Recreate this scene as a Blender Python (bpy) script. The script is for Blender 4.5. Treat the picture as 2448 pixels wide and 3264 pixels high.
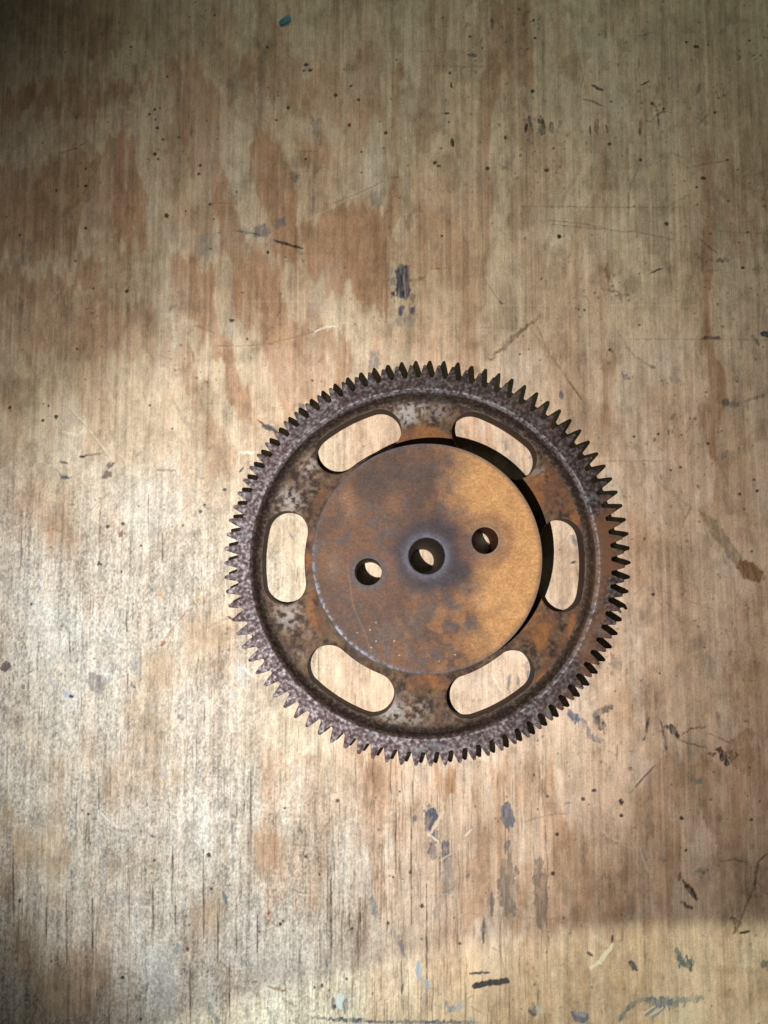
import bpy, bmesh, math, random
import numpy as np
from mathutils import Vector, Matrix, Euler
from mathutils.geometry import delaunay_2d_cdt

# ------------------------------------------------------------------ scene, camera, light
# units: 1 blender unit = 1 cm.  origin = the gear's axis on the bench top
for o in list(bpy.data.objects):
    bpy.data.objects.remove(o, do_unlink=True)
SC = bpy.context.scene
COL = SC.collection
MM = 0.1
PI = math.pi

CAM = np.array([-17.5925, -8.6615, 385.297])          # mm
CRX, CRY, FPX = 0.0868, 0.0040, 2466.46               # tilt of the hand-held phone, focal length in photo pixels
cam = bpy.data.cameras.new('camera')
cam.sensor_fit = 'VERTICAL'
cam.sensor_height = 36.0
cam.lens = 36.0 * FPX / 3264.0
cam.clip_start = 0.1
cam.clip_end = 1000
co = bpy.data.objects.new('camera', cam)
co.location = Vector(CAM) * MM
co.rotation_euler = Euler((CRX, CRY, 0), 'XYZ')
COL.objects.link(co)
SC.camera = co

w = bpy.data.worlds.new('World')
SC.world = w
w.use_nodes = True
bg = w.node_tree.nodes['Background']
bg.inputs[0].default_value = (0.80, 0.86, 0.66, 1)     # dim greenish light of the workshop
bg.inputs[1].default_value = 0.020

def spot(name, loc, target, energy, color, deg, blend, radius):
    l = bpy.data.lights.new(name, 'SPOT')
    l.energy = energy
    l.color = color
    l.spot_size = math.radians(deg)
    l.spot_blend = blend
    l.shadow_soft_size = radius
    o = bpy.data.objects.new(name, l)
    o.location = Vector(loc) * MM
    o.rotation_euler = (Vector(target) - Vector(loc)).to_track_quat('-Z', 'Y').to_euler()
    COL.objects.link(o)
    return o

LP = (-63.5, -43.4, 355.5)
spot('torch_beam', LP, (-62, -50, 0), 29000, (0.91, 0.96, 1.0), 59, 0.42, 0.08)        # the hand torch beside the phone
spot('torch_spill', LP, (-20, 0, 0), 54000, (1.0, 0.93, 0.86), 94, 1.0, 0.08)
spot('band_spot', (150, -1000, 800), (150, -1000, 0), 400000, (0.94, 1.0, 0.78), 92.2, 0.012, 0.35)    # added spot, its cone edge shaped to draw the bright strip below
spot('ambient_fill', (-40, 720, 520), (90, 480, 0), 40000, (0.84, 1.0, 0.78), 70, 1.0, 5.0)      # added fill for the dim greenish ambience, cone kept off the gear

vs = SC.view_settings
vs.view_transform = 'Standard'
vs.look = 'None'
vs.exposure = 0.06
vs.gamma = 1.0

# ------------------------------------------------------------------ helpers
def at(px, py):
    """photo pixel -> millimetres on the bench top"""
    u = Vector(((px - 1224) / FPX, -(py - 1632) / FPX, -1.0))
    u = Euler((CRX, CRY, 0), 'XYZ').to_matrix() @ u
    t = -CAM[2] / u.z
    return (CAM[0] + u.x * t, CAM[1] + u.y * t)
FR = {'A': (0, 0), 'B': (1224, 0), 'C': (0, 700), 'D': (1224, 700), 'E': (0, 1500), 'F': (1224, 1500), 'G': (0, 2448), 'H': (1224, 2448)}
KF = 1659 / 1224.0
FR['Q'] = (1632, 2176, 1659 / 816.0)
def fp(f, pts):
    ox, oy, k = (tuple(FR[f]) + (KF,))[:3]
    return [at(ox + p[0] / k, oy + p[1] / k) for p in pts]
PXF = 0.1562 / KF                                      # mm per crop pixel

rng = np.random.default_rng(7)
def vnoise(x, y, seed):
    r = np.random.default_rng(seed)
    n = 256
    T = r.random((n, n))
    xi = np.floor(x).astype(int); yi = np.floor(y).astype(int)
    fx = x - xi; fy = y - yi
    fx = fx * fx * (3 - 2 * fx); fy = fy * fy * (3 - 2 * fy)
    a = T[xi % n, yi % n]; b = T[(xi + 1) % n, yi % n]; c = T[xi % n, (yi + 1) % n]; d = T[(xi + 1) % n, (yi + 1) % n]
    return (a * (1 - fx) + b * fx) * (1 - fy) + (c * (1 - fx) + d * fx) * fy
def fbm(x, y, seed, oc=4, g=0.5):
    s = 0; a = 1; t = 0
    for i in range(oc):
        s = s + a * vnoise(x * 2 ** i + 13.7 * i, y * 2 ** i + 5.1 * i, seed + i)
        t += a; a *= g
    return s / t
def sstep(a, b, x):
    t = np.clip((x - a) / (b - a), 0, 1)
    return t * t * (3 - 2 * t)
def inpoly(x, y, P):
    c = np.zeros(x.shape, bool)
    n = len(P)
    for i in range(n):
        x1, y1 = P[i]; x2, y2 = P[(i + 1) % n]
        if y1 == y2: continue
        m = ((y1 > y) != (y2 > y)) & (x < (x2 - x1) * (y - y1) / (y2 - y1) + x1)
        c ^= m
    return c
def segdist(x, y, P):
    """distance to polyline and 0..1 position along it"""
    D = np.full(x.shape, 1e9); T = np.zeros(x.shape)
    L = [math.hypot(P[i + 1][0] - P[i][0], P[i + 1][1] - P[i][1]) for i in range(len(P) - 1)]
    tot = sum(L) + 1e-9; acc = 0
    for i in range(len(P) - 1):
        ax, ay = P[i]; bx, by = P[i + 1]
        l2 = L[i] ** 2 + 1e-12
        t = np.clip(((x - ax) * (bx - ax) + (y - ay) * (by - ay)) / l2, 0, 1)
        d = np.hypot(x - ax - t * (bx - ax), y - ay - t * (by - ay))
        m = d < D
        D = np.where(m, d, D); T = np.where(m, (acc + t * L[i]) / tot, T)
        acc += L[i]
    return D, T

def new_mat(name):
    m = bpy.data.materials.new(name)
    m.use_nodes = True
    nt = m.node_tree
    b = nt.nodes['Principled BSDF']
    return m, nt, b
def N(nt, typ, **kw):
    n = nt.nodes.new(typ)
    for k, v in kw.items():
        if k in n.inputs: n.inputs[k].default_value = v
        else: setattr(n, k, v)
    return n
def lk(nt, a, b): nt.links.new(a, b)
def ramp(nt, fac, stops, interp='LINEAR'):
    r = nt.nodes.new('ShaderNodeValToRGB')
    r.color_ramp.interpolation = interp
    e = r.color_ramp.elements
    while len(e) > 1: e.remove(e[-1])
    e[0].position = stops[0][0]; e[0].color = (*stops[0][1], 1)
    for p, c in stops[1:]:
        k = e.new(p); k.color = (*c, 1)
    lk(nt, fac, r.inputs[0])
    return r.outputs[0]
def mix(nt, fac, a, b, mode='MIX'):
    m = nt.nodes.new('ShaderNodeMix'); m.data_type = 'RGBA'; m.blend_type = mode
    for s, v in ((0, fac), (6, a), (7, b)):
        if hasattr(v, 'type') and hasattr(v, 'links'): lk(nt, v, m.inputs[s])
        elif s == 0: m.inputs[0].default_value = v
        else: m.inputs[s].default_value = (*v, 1) if len(v) == 3 else v
    return m.outputs[2]
def math_n(nt, op, a, b=None):
    m = nt.nodes.new('ShaderNodeMath'); m.operation = op
    for i, v in enumerate((a, b)):
        if v is None: continue
        if hasattr(v, 'links'): lk(nt, v, m.inputs[i])
        else: m.inputs[i].default_value = v
    return m.outputs[0]
def linkmesh(name, me, mat, parent=None):
    o = bpy.data.objects.new(name, me)
    if mat: me.materials.append(mat)
    COL.objects.link(o)
    if parent: o.parent = parent
    return o

# ------------------------------------------------------------------ plywood bench top
GX = np.arange(-236, 198, 0.42)
GY = np.arange(-232, 312, 0.42)
gx0, gy0, stp = GX[0], GY[0], 0.42
nx, ny = len(GX), len(GY)
X, Y = np.meshgrid(GX, GY)                             # shape (ny, nx)

def sub(x0, x1, y0, y1):
    i0 = max(0, int((x0 - gx0) / stp)); i1 = min(nx, int((x1 - gx0) / stp) + 2)
    j0 = max(0, int((y0 - gy0) / stp)); j1 = min(ny, int((y1 - gy0) / stp) + 2)
    return slice(j0, max(j0, j1)), slice(i0, max(i0, i1))
def bbox(P, m):
    xs = [p[0] for p in P]; ys = [p[1] for p in P]
    return sub(min(xs) - m, max(xs) + m, min(ys) - m, max(ys) + m)

# fibrous edges: the figure of the veneer is combed up and down along the grain
finger = (fbm(X / 3.4, Y / 60, 31, 3, 0.6) - 0.5) * 30 + (fbm(X / 1.3, Y / 35, 35, 2) - 0.5) * 4
wander = (fbm(X / 30, Y / 22, 41, 3) - 0.5) * 9 + (fbm(X / 4, Y / 26, 44, 2) - 0.5) * 3.2
LATE = [
 ('A',.55,[(60,-60),(620,-60),(640,120),(520,200),(330,240),(180,240),(100,180),(40,80)]),
 ('A',.75,[(-60,400),(180,370),(450,350),(660,320),(640,400),(480,420),(320,540),(240,480),(130,500),(20,520),(-60,560)]),
 ('A',.75,[(-60,670),(160,700),(300,690),(430,620),(520,560),(590,620),(640,840),(640,1106),(560,1106),(490,980),(490,870),(420,860),(350,900),(330,1106),(-60,1106)]),
 ('A',.8,[(700,250),(870,260),(940,400),(960,700),(1010,840),(980,860),(900,830),(820,700),(780,560),(740,420)]),
 ('A',.6,[(1090,-60),(1180,100),(1240,200),(1300,300),(1500,300),(1560,200),(1659,180),(1659,420),(1580,500),(1500,560),(1300,480),(1150,400),(1050,330),(1080,200)]),
 ('A',.9,[(1080,600),(1140,560),(1200,640),(1260,780),(1280,980),(1250,1106),(1170,1106),(1160,900),(1090,740)]),
 ('A',.7,[(1250,600),(1420,600),(1440,720),(1380,760),(1300,700)]),
 ('A',.9,[(920,830),(1010,860),(1040,1000),(1060,1106),(980,1106),(940,960)]),
 ('A',.8,[(1290,980),(1480,900),(1560,900),(1560,1106),(1250,1106)]),
 ('B',.45,[(180,-60),(300,-60),(250,300),(230,600),(130,700),(170,300)]),
 ('B',.7,[(480,-60),(640,-60),(640,100),(640,360),(560,300),(500,330),(460,600),(470,800),(455,1106),(385,1106),(400,800),(410,400),(430,240)]),
 ('B',.8,[(60,300),(85,300),(72,600),(50,900),(50,1106),(0,1106),(30,700)]),
 ('B',.35,[(120,700),(400,640),(450,1106),(120,1106)]),
 ('B',.6,[(1385,560),(1415,560),(1430,1106),(1370,1106)]),
 ('B',.35,[(1560,300),(1720,200),(1720,1106),(1450,1106),(1500,700)]),
 ('C',.7,[(-60,210),(150,230),(330,230),(440,130),(470,250),(470,330),(330,300),(200,340),(-60,330)]),
 ('C',.45,[(-60,330),(300,330),(560,360),(740,420),(760,650),(600,620),(400,560),(-60,600)]),
 ('C',.8,[(740,160),(860,150),(930,220),(950,400),(950,620),(900,520),(830,470),(740,400),(770,280)]),
 ('C',.95,[(950,60),(1110,90),(1180,230),(1230,360),(1290,420),(1290,560),(1220,640),(1200,780),(1160,640),(1130,540),(1070,430),(1010,330),(990,200)]),
 ('C',.9,[(1300,0),(1659,-40),(1659,430),(1600,380),(1520,300),(1400,310),(1330,300),(1290,180)]),
 ('C',.85,[(930,530),(1010,560),(1100,780),(1110,960),(1060,900),(1000,780),(960,640)]),
 ('C',.9,[(1180,640),(1290,470),(1480,440),(1520,600),(1500,680),(1330,790),(1210,780)]),
 ('C',.55,[(740,480),(790,520),(870,760),(960,900),(1000,1106),(880,1106),(830,880),(760,700)]),
 ('C',.5,[(1000,330),(1100,360),(1200,420),(1180,500),(1050,480)]),
 ('D',.9,[(-30,-40),(45,0),(50,150),(20,350),(-10,420)]),
 ('D',.6,[(120,0),(440,0),(440,280),(410,400),(400,660),(350,660),(330,300),(200,230),(120,260)]),
 ('D',.5,[(380,0),(450,0),(435,280),(410,400),(405,700),(365,700),(385,300)]),
 ('D',.5,[(120,480),(400,480),(400,660),(120,660)]),
 ('D',.6,[(950,550),(1010,560),(1005,800),(980,1106),(920,1106),(950,800)]),
 ('D',1.0,[(1372,0),(1425,0),(1425,400),(1440,600),(1470,760),(1460,950),(1430,1106),(1410,950),(1380,850),(1390,600)]),
 ('D',.35,[(1040,560),(1170,600),(1165,1106),(1100,1106),(1060,700)]),
 ('D',.85,[(350,820),(470,820),(480,1106),(350,1106)]),
 ('D',.5,[(560,860),(620,860),(620,1106),(560,1106)]),
 ('E',.35,[(380,0),(520,150),(560,400),(470,300)]),
 ('E',.4,[(700,-20),(900,0),(920,180),(860,240),(740,100)]),
 ('E',.4,[(20,60),(200,100),(350,280),(330,420),(200,270),(20,180)]),
 ('F',.55,[(1050,0),(1160,0),(1160,400),(1100,560),(1100,700),(1060,640),(1050,300)]),
 ('F',.7,[(1420,-20),(1470,-20),(1470,250),(1450,350),(1360,250),(1410,150)]),
 ('F',.5,[(790,1106),(1060,880),(1080,1106)]),
 ('F',.65,[(1480,800),(1720,780),(1720,1106),(1500,1106)]),
 ('F',.4,[(1130,900),(1350,900),(1330,1106),(1120,1106)]),
 ('G',.7,[(1130,-40),(1380,-40),(1380,160),(1440,180),(1440,400),(1380,560),(1130,640),(1110,380)]),
 ('G',.8,[(1540,-40),(1659,-40),(1659,640),(1620,640),(1580,400)]),
 ('G',.3,[(350,380),(680,330),(700,450),(420,500)]),
 ('G',.35,[(60,740),(460,700),(460,900),(150,950)]),
 ('H',1.0,[(200,-60),(310,-60),(295,80),(250,110),(215,60)]),
 ('H',.75,[(390,-40),(700,-40),(720,100),(900,250),(1000,400),(1050,690),(330,640),(330,440),(390,300)]),
 ('H',.4,[(880,-40),(920,-40),(940,200),(1080,330),(1090,690),(1000,690),(900,250)]),
 ('H',.75,[(1220,-40),(1400,-40),(1380,200),(1290,380),(1260,560),(1270,690),(1200,690),(1150,400),(1095,200),(1090,80)]),
 ('H',.7,[(1500,-60),(1720,-60),(1720,100),(1540,250),(1530,620),(1480,580),(1500,250)]),
 ('H',.45,[(240,780),(640,700),(860,700),(880,900),(820,1160),(380,1160),(380,950),(300,900)]),
 ('H',.4,[(1060,700),(1190,700),(1200,900),(1080,1160),(1000,1160)]),
 ('H',.4,[(0,-40),(200,-40),(180,200),(60,300),(0,250)]),
]
late = np.zeros_like(X)
for f, s, P in LATE:
    Q = fp(f, P)
    sl = bbox(Q, 22)
    xx = X[sl] + wander[sl]; yy = Y[sl] + finger[sl]
    m = inpoly(xx, yy, Q).astype(float)
    late[sl] = np.maximum(late[sl], m * s * (.78 + .22 * sstep(.3, .62, fbm(X[sl] / 7, Y[sl] / 40, 47, 3))))
# soften by one or two cells
for _ in range(3):
    late[1:-1, 1:-1] = (late[1:-1, 1:-1] * 2 + late[:-2, 1:-1] + late[2:, 1:-1] + late[1:-1, :-2] + late[1:-1, 2:]) / 6
veins = fbm(X / 8.5 + (fbm(X / 40, Y / 70, 60, 2) - .5) * 7, Y / 150, 52, 4, 0.6)
late = np.clip(late + sstep(.53, .63, veins) * .34 * (1 - late) - sstep(.58, .72, fbm(X / 2.4, Y / 40, 57, 3)) * .35, 0, 1)

streak = fbm(X / 0.8, Y / 26, 71, 4, 0.65)            # fibres
streak2 = fbm(X / 2.5, Y / 90, 75, 3)
blot = fbm(X / 26, Y / 34, 81, 4)
fine = fbm(X / 0.7, Y / 1.1, 85, 3, .7)
dirt = fbm(X / 9, Y / 13, 91, 5, .62)
# weathered, grey and raised fibres towards the lower left of the sheet
rough = sstep(-20, -130, X) * sstep(90, -20, Y) + sstep(20, -60, X) * sstep(-80, -150, Y) * .8
rough = np.clip(rough, 0, 1) * sstep(.25, .6, blot + .12)
EARLY = np.array([0.620, 0.500, 0.350]); LATEC = np.array([0.415, 0.240, 0.138]); GREY = np.array([0.555, 0.545, 0.490])
RED = np.array([0.545, 0.355, 0.230])
C = EARLY + (LATEC - EARLY) * late[..., None]
rightish = sstep(-40, 60, X) * sstep(-60, 0, -Y + 60)
PINK = np.array([0.590, 0.425, 0.320])
C = C + (PINK - C) * (.62 * sstep(-70, 10, X) * sstep(150, 60, Y) * (1 - late))[..., None]
C = C + (RED - C) * (sstep(.42, .62, fbm(X / 18, Y / 120, 95, 3)) * .35)[..., None]
C = C + (GREY - C) * (np.clip(rough * .75 + sstep(.55, .75, blot) * .25, 0, 1) * (1 - late * .6))[..., None]
mott = fbm(X / 3.2, Y / 6.5, 111, 4, .65)
val = 1 + (streak - .5) * .40 + (streak2 - .5) * .35 + (fbm(X / 1.5, Y / 170, 77, 3, .7) - .5) * .42 + (blot - .5) * .45 + (fine - .5) * (.40 + 1.1 * rough) + (mott - .5) * .6
val *= 1 - sstep(.55, .78, dirt) * .22
height = (streak - .5) * .10 + (fine - .5) * (.10 + .55 * rough) + (mott - .5) * .25 * rough + (streak2 - .5) * .12
C = C * np.clip(val, .3, 1.6)[..., None]
# grime in patches, brown
g = sstep(.54, .72, fbm(X / 14, Y / 22, 101, 5, .6)) * .35
C = C * (1 - g[..., None] * np.array([.45, .5, .55]))

BLACK = (.018, .018, .022); BRB = (.060, .034, .022); BLG = (.085, .095, .125); GRY = (.17, .165, .16)
PALE = (.72, .64, .50); PBL = (.40, .47, .56); RUST = (.26, .095, .03); REDC = (.16, .02, .02); BRN = (.20, .115, .055); SHB = (.23, .16, .10)
def paint(sl, m, col, dz=0.0):
    m = np.clip(m, 0, 1)
    C[sl] = C[sl] * (1 - m[..., None]) + np.array(col) * m[..., None]
    if dz: height[sl] += dz * m
def dot(x, y, r, col=BRB, a=.9):
    sl = sub(x - 2 * r - 1, x + 2 * r + 1, y - 2 * r - 1, y + 2 * r + 1)
    if X[sl].size == 0: return
    r = r * 1.15 + .08
    d = np.hypot((X[sl] - x) * rng.uniform(.8, 1.25), (Y[sl] - y)) + (fbm(X[sl] / .8, Y[sl] / .8, 5, 2) - .5) * r * .9
    paint(sl, a * sstep(r + .28, max(r - .30, 0.02), d), col, -.05)
def stroke(f, pts, wd, col, a=.9, tx=.5, taper=.6, dz=0, raw=False):
    Q = pts if raw else fp(f, pts)
    wd = wd * (1 if raw else PXF) / 2 + .10
    a = min(.97, a * 1.18) * (.62 if col == PALE else 1)
    sl = bbox(Q, wd * 2 + 1.5)
    if X[sl].size == 0: return
    xx = X[sl]; yy = Y[sl]
    rg = wd * min(1.6, .3 + tx * 2.6)
    D, T = segdist(xx + (fbm(xx / 1.3, yy / 2.4, 7, 3) - .5) * rg, yy + (fbm(xx / 1.3, yy / 2.4, 9, 3) - .5) * rg * 1.8, Q)
    W = wd * (1 - taper * np.abs(T * 2 - 1) ** 2)
    n = fbm(xx / .7, yy / 3.2, 17, 3)
    if tx >= .3: a = a * (1 - .40 * sstep(.48, .60, fbm(xx / 2.2, yy / 4.5, 19, 3)))
    paint(sl, a * sstep(W + .25, np.maximum(W - .3, 0), D) * (1 - tx * .8 * sstep(.44, .62, n)), col, dz)
def blob(f, P, col, a=.9, tx=.5, soft=1.0, raw=False):
    Q = P if raw else fp(f, P)
    sl = bbox(Q, 4)
    if X[sl].size == 0: return
    xx = X[sl] + (fbm(X[sl] / 1.1, Y[sl] / 1.6, 21, 3) - .5) * 4.2 * soft; yy = Y[sl] + (fbm(X[sl] / 1.1, Y[sl] / 2.6, 25, 3) - .5) * 7 * soft
    n = fbm(X[sl] / .9, Y[sl] / 3.4, 27, 3)
    m = inpoly(xx, yy, Q).astype(float)
    if m.shape[0] > 2 and m.shape[1] > 2:
        m[1:-1, 1:-1] = (m[1:-1, 1:-1] * 2 + m[:-2, 1:-1] + m[2:, 1:-1] + m[1:-1, :-2] + m[1:-1, 2:]) / 6
    paint(sl, min(.97, a * 1.1) * m * (1 - tx * .85 * sstep(.46, .62, n)), col)

# long checks (cracks) in the lower left, each one a real groove
def crack(x, y, L, wd=.35, a=.8, col=(.10, .060, .035)):
    sl = sub(x - 2, x + 2, y - L / 2 - 1, y + L / 2 + 1)
    if X[sl].size == 0: return
    cx = x + (vnoise(Y[sl] / 6, Y[sl] * 0 + x, 3) - .5) * .9
    t = np.abs((Y[sl] - y) / (L / 2))
    W = wd * np.clip(1 - t ** 2, 0, 1)
    m = sstep(W + .25, np.maximum(W - .25, -.1), np.abs(X[sl] - cx)) * (t < 1)
    paint(sl, a * m * (.55 + .45 * vnoise(Y[sl] / 2.2, X[sl] * 0 + x, 12)), col, -.45)
for i in range(900):
    u = rng.random()
    if u < .68: x = rng.uniform(-215, 20); y = rng.uniform(-225, 40)
    else: x = rng.uniform(-60, 60); y = rng.uniform(-232, -90)
    if y > 40 - (x + 215) * .25: continue
    crack(x, y, rng.uniform(4, 22) * (1.5 if y < -90 else 1), rng.uniform(.08, .30), rng.uniform(.25, .9))
for i in range(700):                                   # bright raised splinters
    x = rng.uniform(-215, 10); y = rng.uniform(-225, 30)
    if y > 30 - (x + 215) * .3: continue
    crack(x, y, rng.uniform(2, 11), rng.uniform(.1, .4), rng.uniform(.25, .65), (.80, .74, .62))
for i in range(460):                                   # faint brown lines, everywhere
    x = rng.uniform(-225, 185); y = rng.uniform(-225, 300)
    crack(x, y, rng.uniform(6, 45), rng.uniform(.08, .4), rng.uniform(.10, .34), (.20, .12, .07))
for f, x, y0, y1, wd in [('G',55,330,640,3),('G',285,500,850,4),('G',398,560,850,5),('G',660,490,700,3),('G',757,560,720,4),('G',878,350,740,4),('G',940,600,830,4),
    ('G',1430,420,830,5),('G',1508,540,690,4),('G',1556,560,780,4),('G',990,820,1090,4),('G',1083,0,350,3),('G',425,40,200,3),('G',475,0,130,3),('G',745,340,480,5),
    ('G',1020,560,800,3),('G',198,600,760,3),('G',1112,640,900,3),('G',820,830,1100,3),('H',50,130,460,3),('H',118,170,680,4),('H',185,500,1090,4),('H',430,640,760,6),('H',700,250,320,2),
    ('E',300,690,830,3),('E',545,600,700,3),('E',350,960,1060,3),('E',550,880,970,3),('E',700,270,400,3),('E',870,420,520,3),('E',640,100,300,2)]:
    P = fp(f, [(x, y0), (x, (y0 + y1) / 2), (x + 2, y1)])
    stroke(f, P, wd * PXF * 1.5, (.085, .05, .032), .85, .35, .8, -.4, raw=True)

DOTS = {
 'A': [(565,201,4),(280,225,3),(512,97,3),(928,66,4),(1154,203,5),(645,493,5),(668,472,5),(671,516,4),(680,552,6),(703,602,4),(772,593,4),(683,686,5),(668,665,6),
       (864,713,6),(859,750,6),(718,931,9),(243,821,5),(371,728,5),(371,802,5),(369,985,5),(85,1015,4),(906,882,5),(1022,828,3),(923,946,3),(1157,1088,5),(908,1074,4),
       (1323,279,6),(1313,304,4),(1340,302,7),(1509,540,6),(1320,686,5),(1561,655,4),(1562,745,4),(1245,464,6),(1450,410,6),(1548,430,5),(1516,371,4),(722,330,4),(802,912,3),(940,600,3),(1194,517,4)],
 'B': [(646,87,5),(652,163,5),(622,211,4),(284,315,5),(642,393,7),(1380,769,7),(1306,181,5),(1350,200,7),(1580,174,4),(1430,485,5),(1158,446,6),(1208,470,5),(982,438,4),
       (525,593,6),(281,527,3),(371,157,4),(447,727,8),(757,1021,7),(703,735,8),(975,622,6),(1350,808,4),(1298,782,3),(1222,966,7),(1571,1003,4),(1110,690,5),(55,257,4),(8,573,6),(237,716,5),(220,700,7),(250,1018,4),(733,640,4),(1484,690,5)],
 'C': [(547,308,7),(333,558,4),(241,851,8),(185,868,4),(210,804,4),(1068,515,4),(1000,436,7),(1157,141,5),(326,178,4),(403,296,4),(42,812,6),(187,795,3),(646,802,3),(745,903,3),(1213,320,3),(1350,695,4)],
 'D': [(757,71,7),(1551,207,5),(841,387,4),(866,390,4),(1104,455,4),(975,562,5),(1400,968,5),(1282,1070,5),(1240,1082,4),(1534,98,3),(1186,925,5),(1081,937,4),(680,255,4),(588,581,3),(1104,232,3)],
 'E': [(465,243,6),(531,231,6),(789,236,4),(609,324,4),(524,436,4),(427,395,4),(432,404,4),(423,405,4),(970,82,5),(884,148,4),(866,175,4),(608,905,2),(218,332,3),(134,577,4),(968,540,3),(407,812,2),(600,152,3)],
 'F': [(1537,101,5),(1613,88,5),(1126,295,4),(1073,296,3),(1163,535,6),(1191,876,3),(1600,40,4),(1590,350,4)],
 'G': [(381,200,4),(1457,141,6),(1231,174,4),(902,377,7),(85,573,6),(220,835,4),(665,400,4),(1321,384,5),(1520,696,4),(1390,940,6),(1497,912,4),(1445,1032,7),(1359,948,4),(1420,962,3),(1380,460,4),(530,904,6),(1212,675,6),(1222,661,5),(608,1087,4),(912,523,4),(818,679,3),(1120,708,3)],
 'H': [(163,597,7),(1286,217,7),(1588,225,5),(1305,356,5),(748,287,6),(18,670,5),(327,759,4),(861,135,7),(907,98,6),(1026,150,8),(1026,207,6),(68,102,4),(112,451,5),(40,472,4),(664,178,3),(648,30,4),(1023,140,6),(729,456,6),(706,123,4)],
}
for f, L in DOTS.items():
    for x, y, r in L:
        p = fp(f, [(x, y)])[0]
        dot(p[0], p[1], r * PXF * 1.05, BLACK if (x * 7 + y) % 3 == 0 else BRB, .92)
dot(*fp('G', [(809, 782)])[0], 7 * PXF, REDC); dot(*fp('A', [(1509, 540)])[0], 6 * PXF, REDC); dot(*fp('G', [(1160, 628)])[0], 6 * PXF, (.3, .05, .04))
dot(*fp('E', [(26, 846)])[0], 17 * PXF, (.10, .075, .08)); dot(*fp('H', [(1364, 58)])[0], 9 * PXF, (.16, .20, .16), .7); dot(*fp('H', [(1452, 220)])[0], 12 * PXF, SHB, .6)
dot(*fp('E', [(865, 178)])[0], 5 * PXF, (.05, .12, .16))
for i in range(1700):                                  # small pits and specks
    x = rng.uniform(-230, 195); y = rng.uniform(-228, 308)
    if rng.random() > (.35 + .65 * (x > 20)): continue
    dot(x, y, rng.uniform(.12, .5) ** 1.0, BRB, rng.uniform(.2, .7))
for i in range(110):                                   # clusters of wear
    cx = rng.uniform(-220, 190); cy = rng.uniform(-225, 300); k = rng.integers(4, 14); s = rng.uniform(2, 7)
    if cx < 0 and rng.random() < .5: continue
    for j in range(k):
        dot(cx + rng.normal() * s * .6, cy + rng.normal() * s, rng.uniform(.2, .65), (SHB, GRY, BRB)[rng.integers(3)], rng.uniform(.2, .6))

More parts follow.
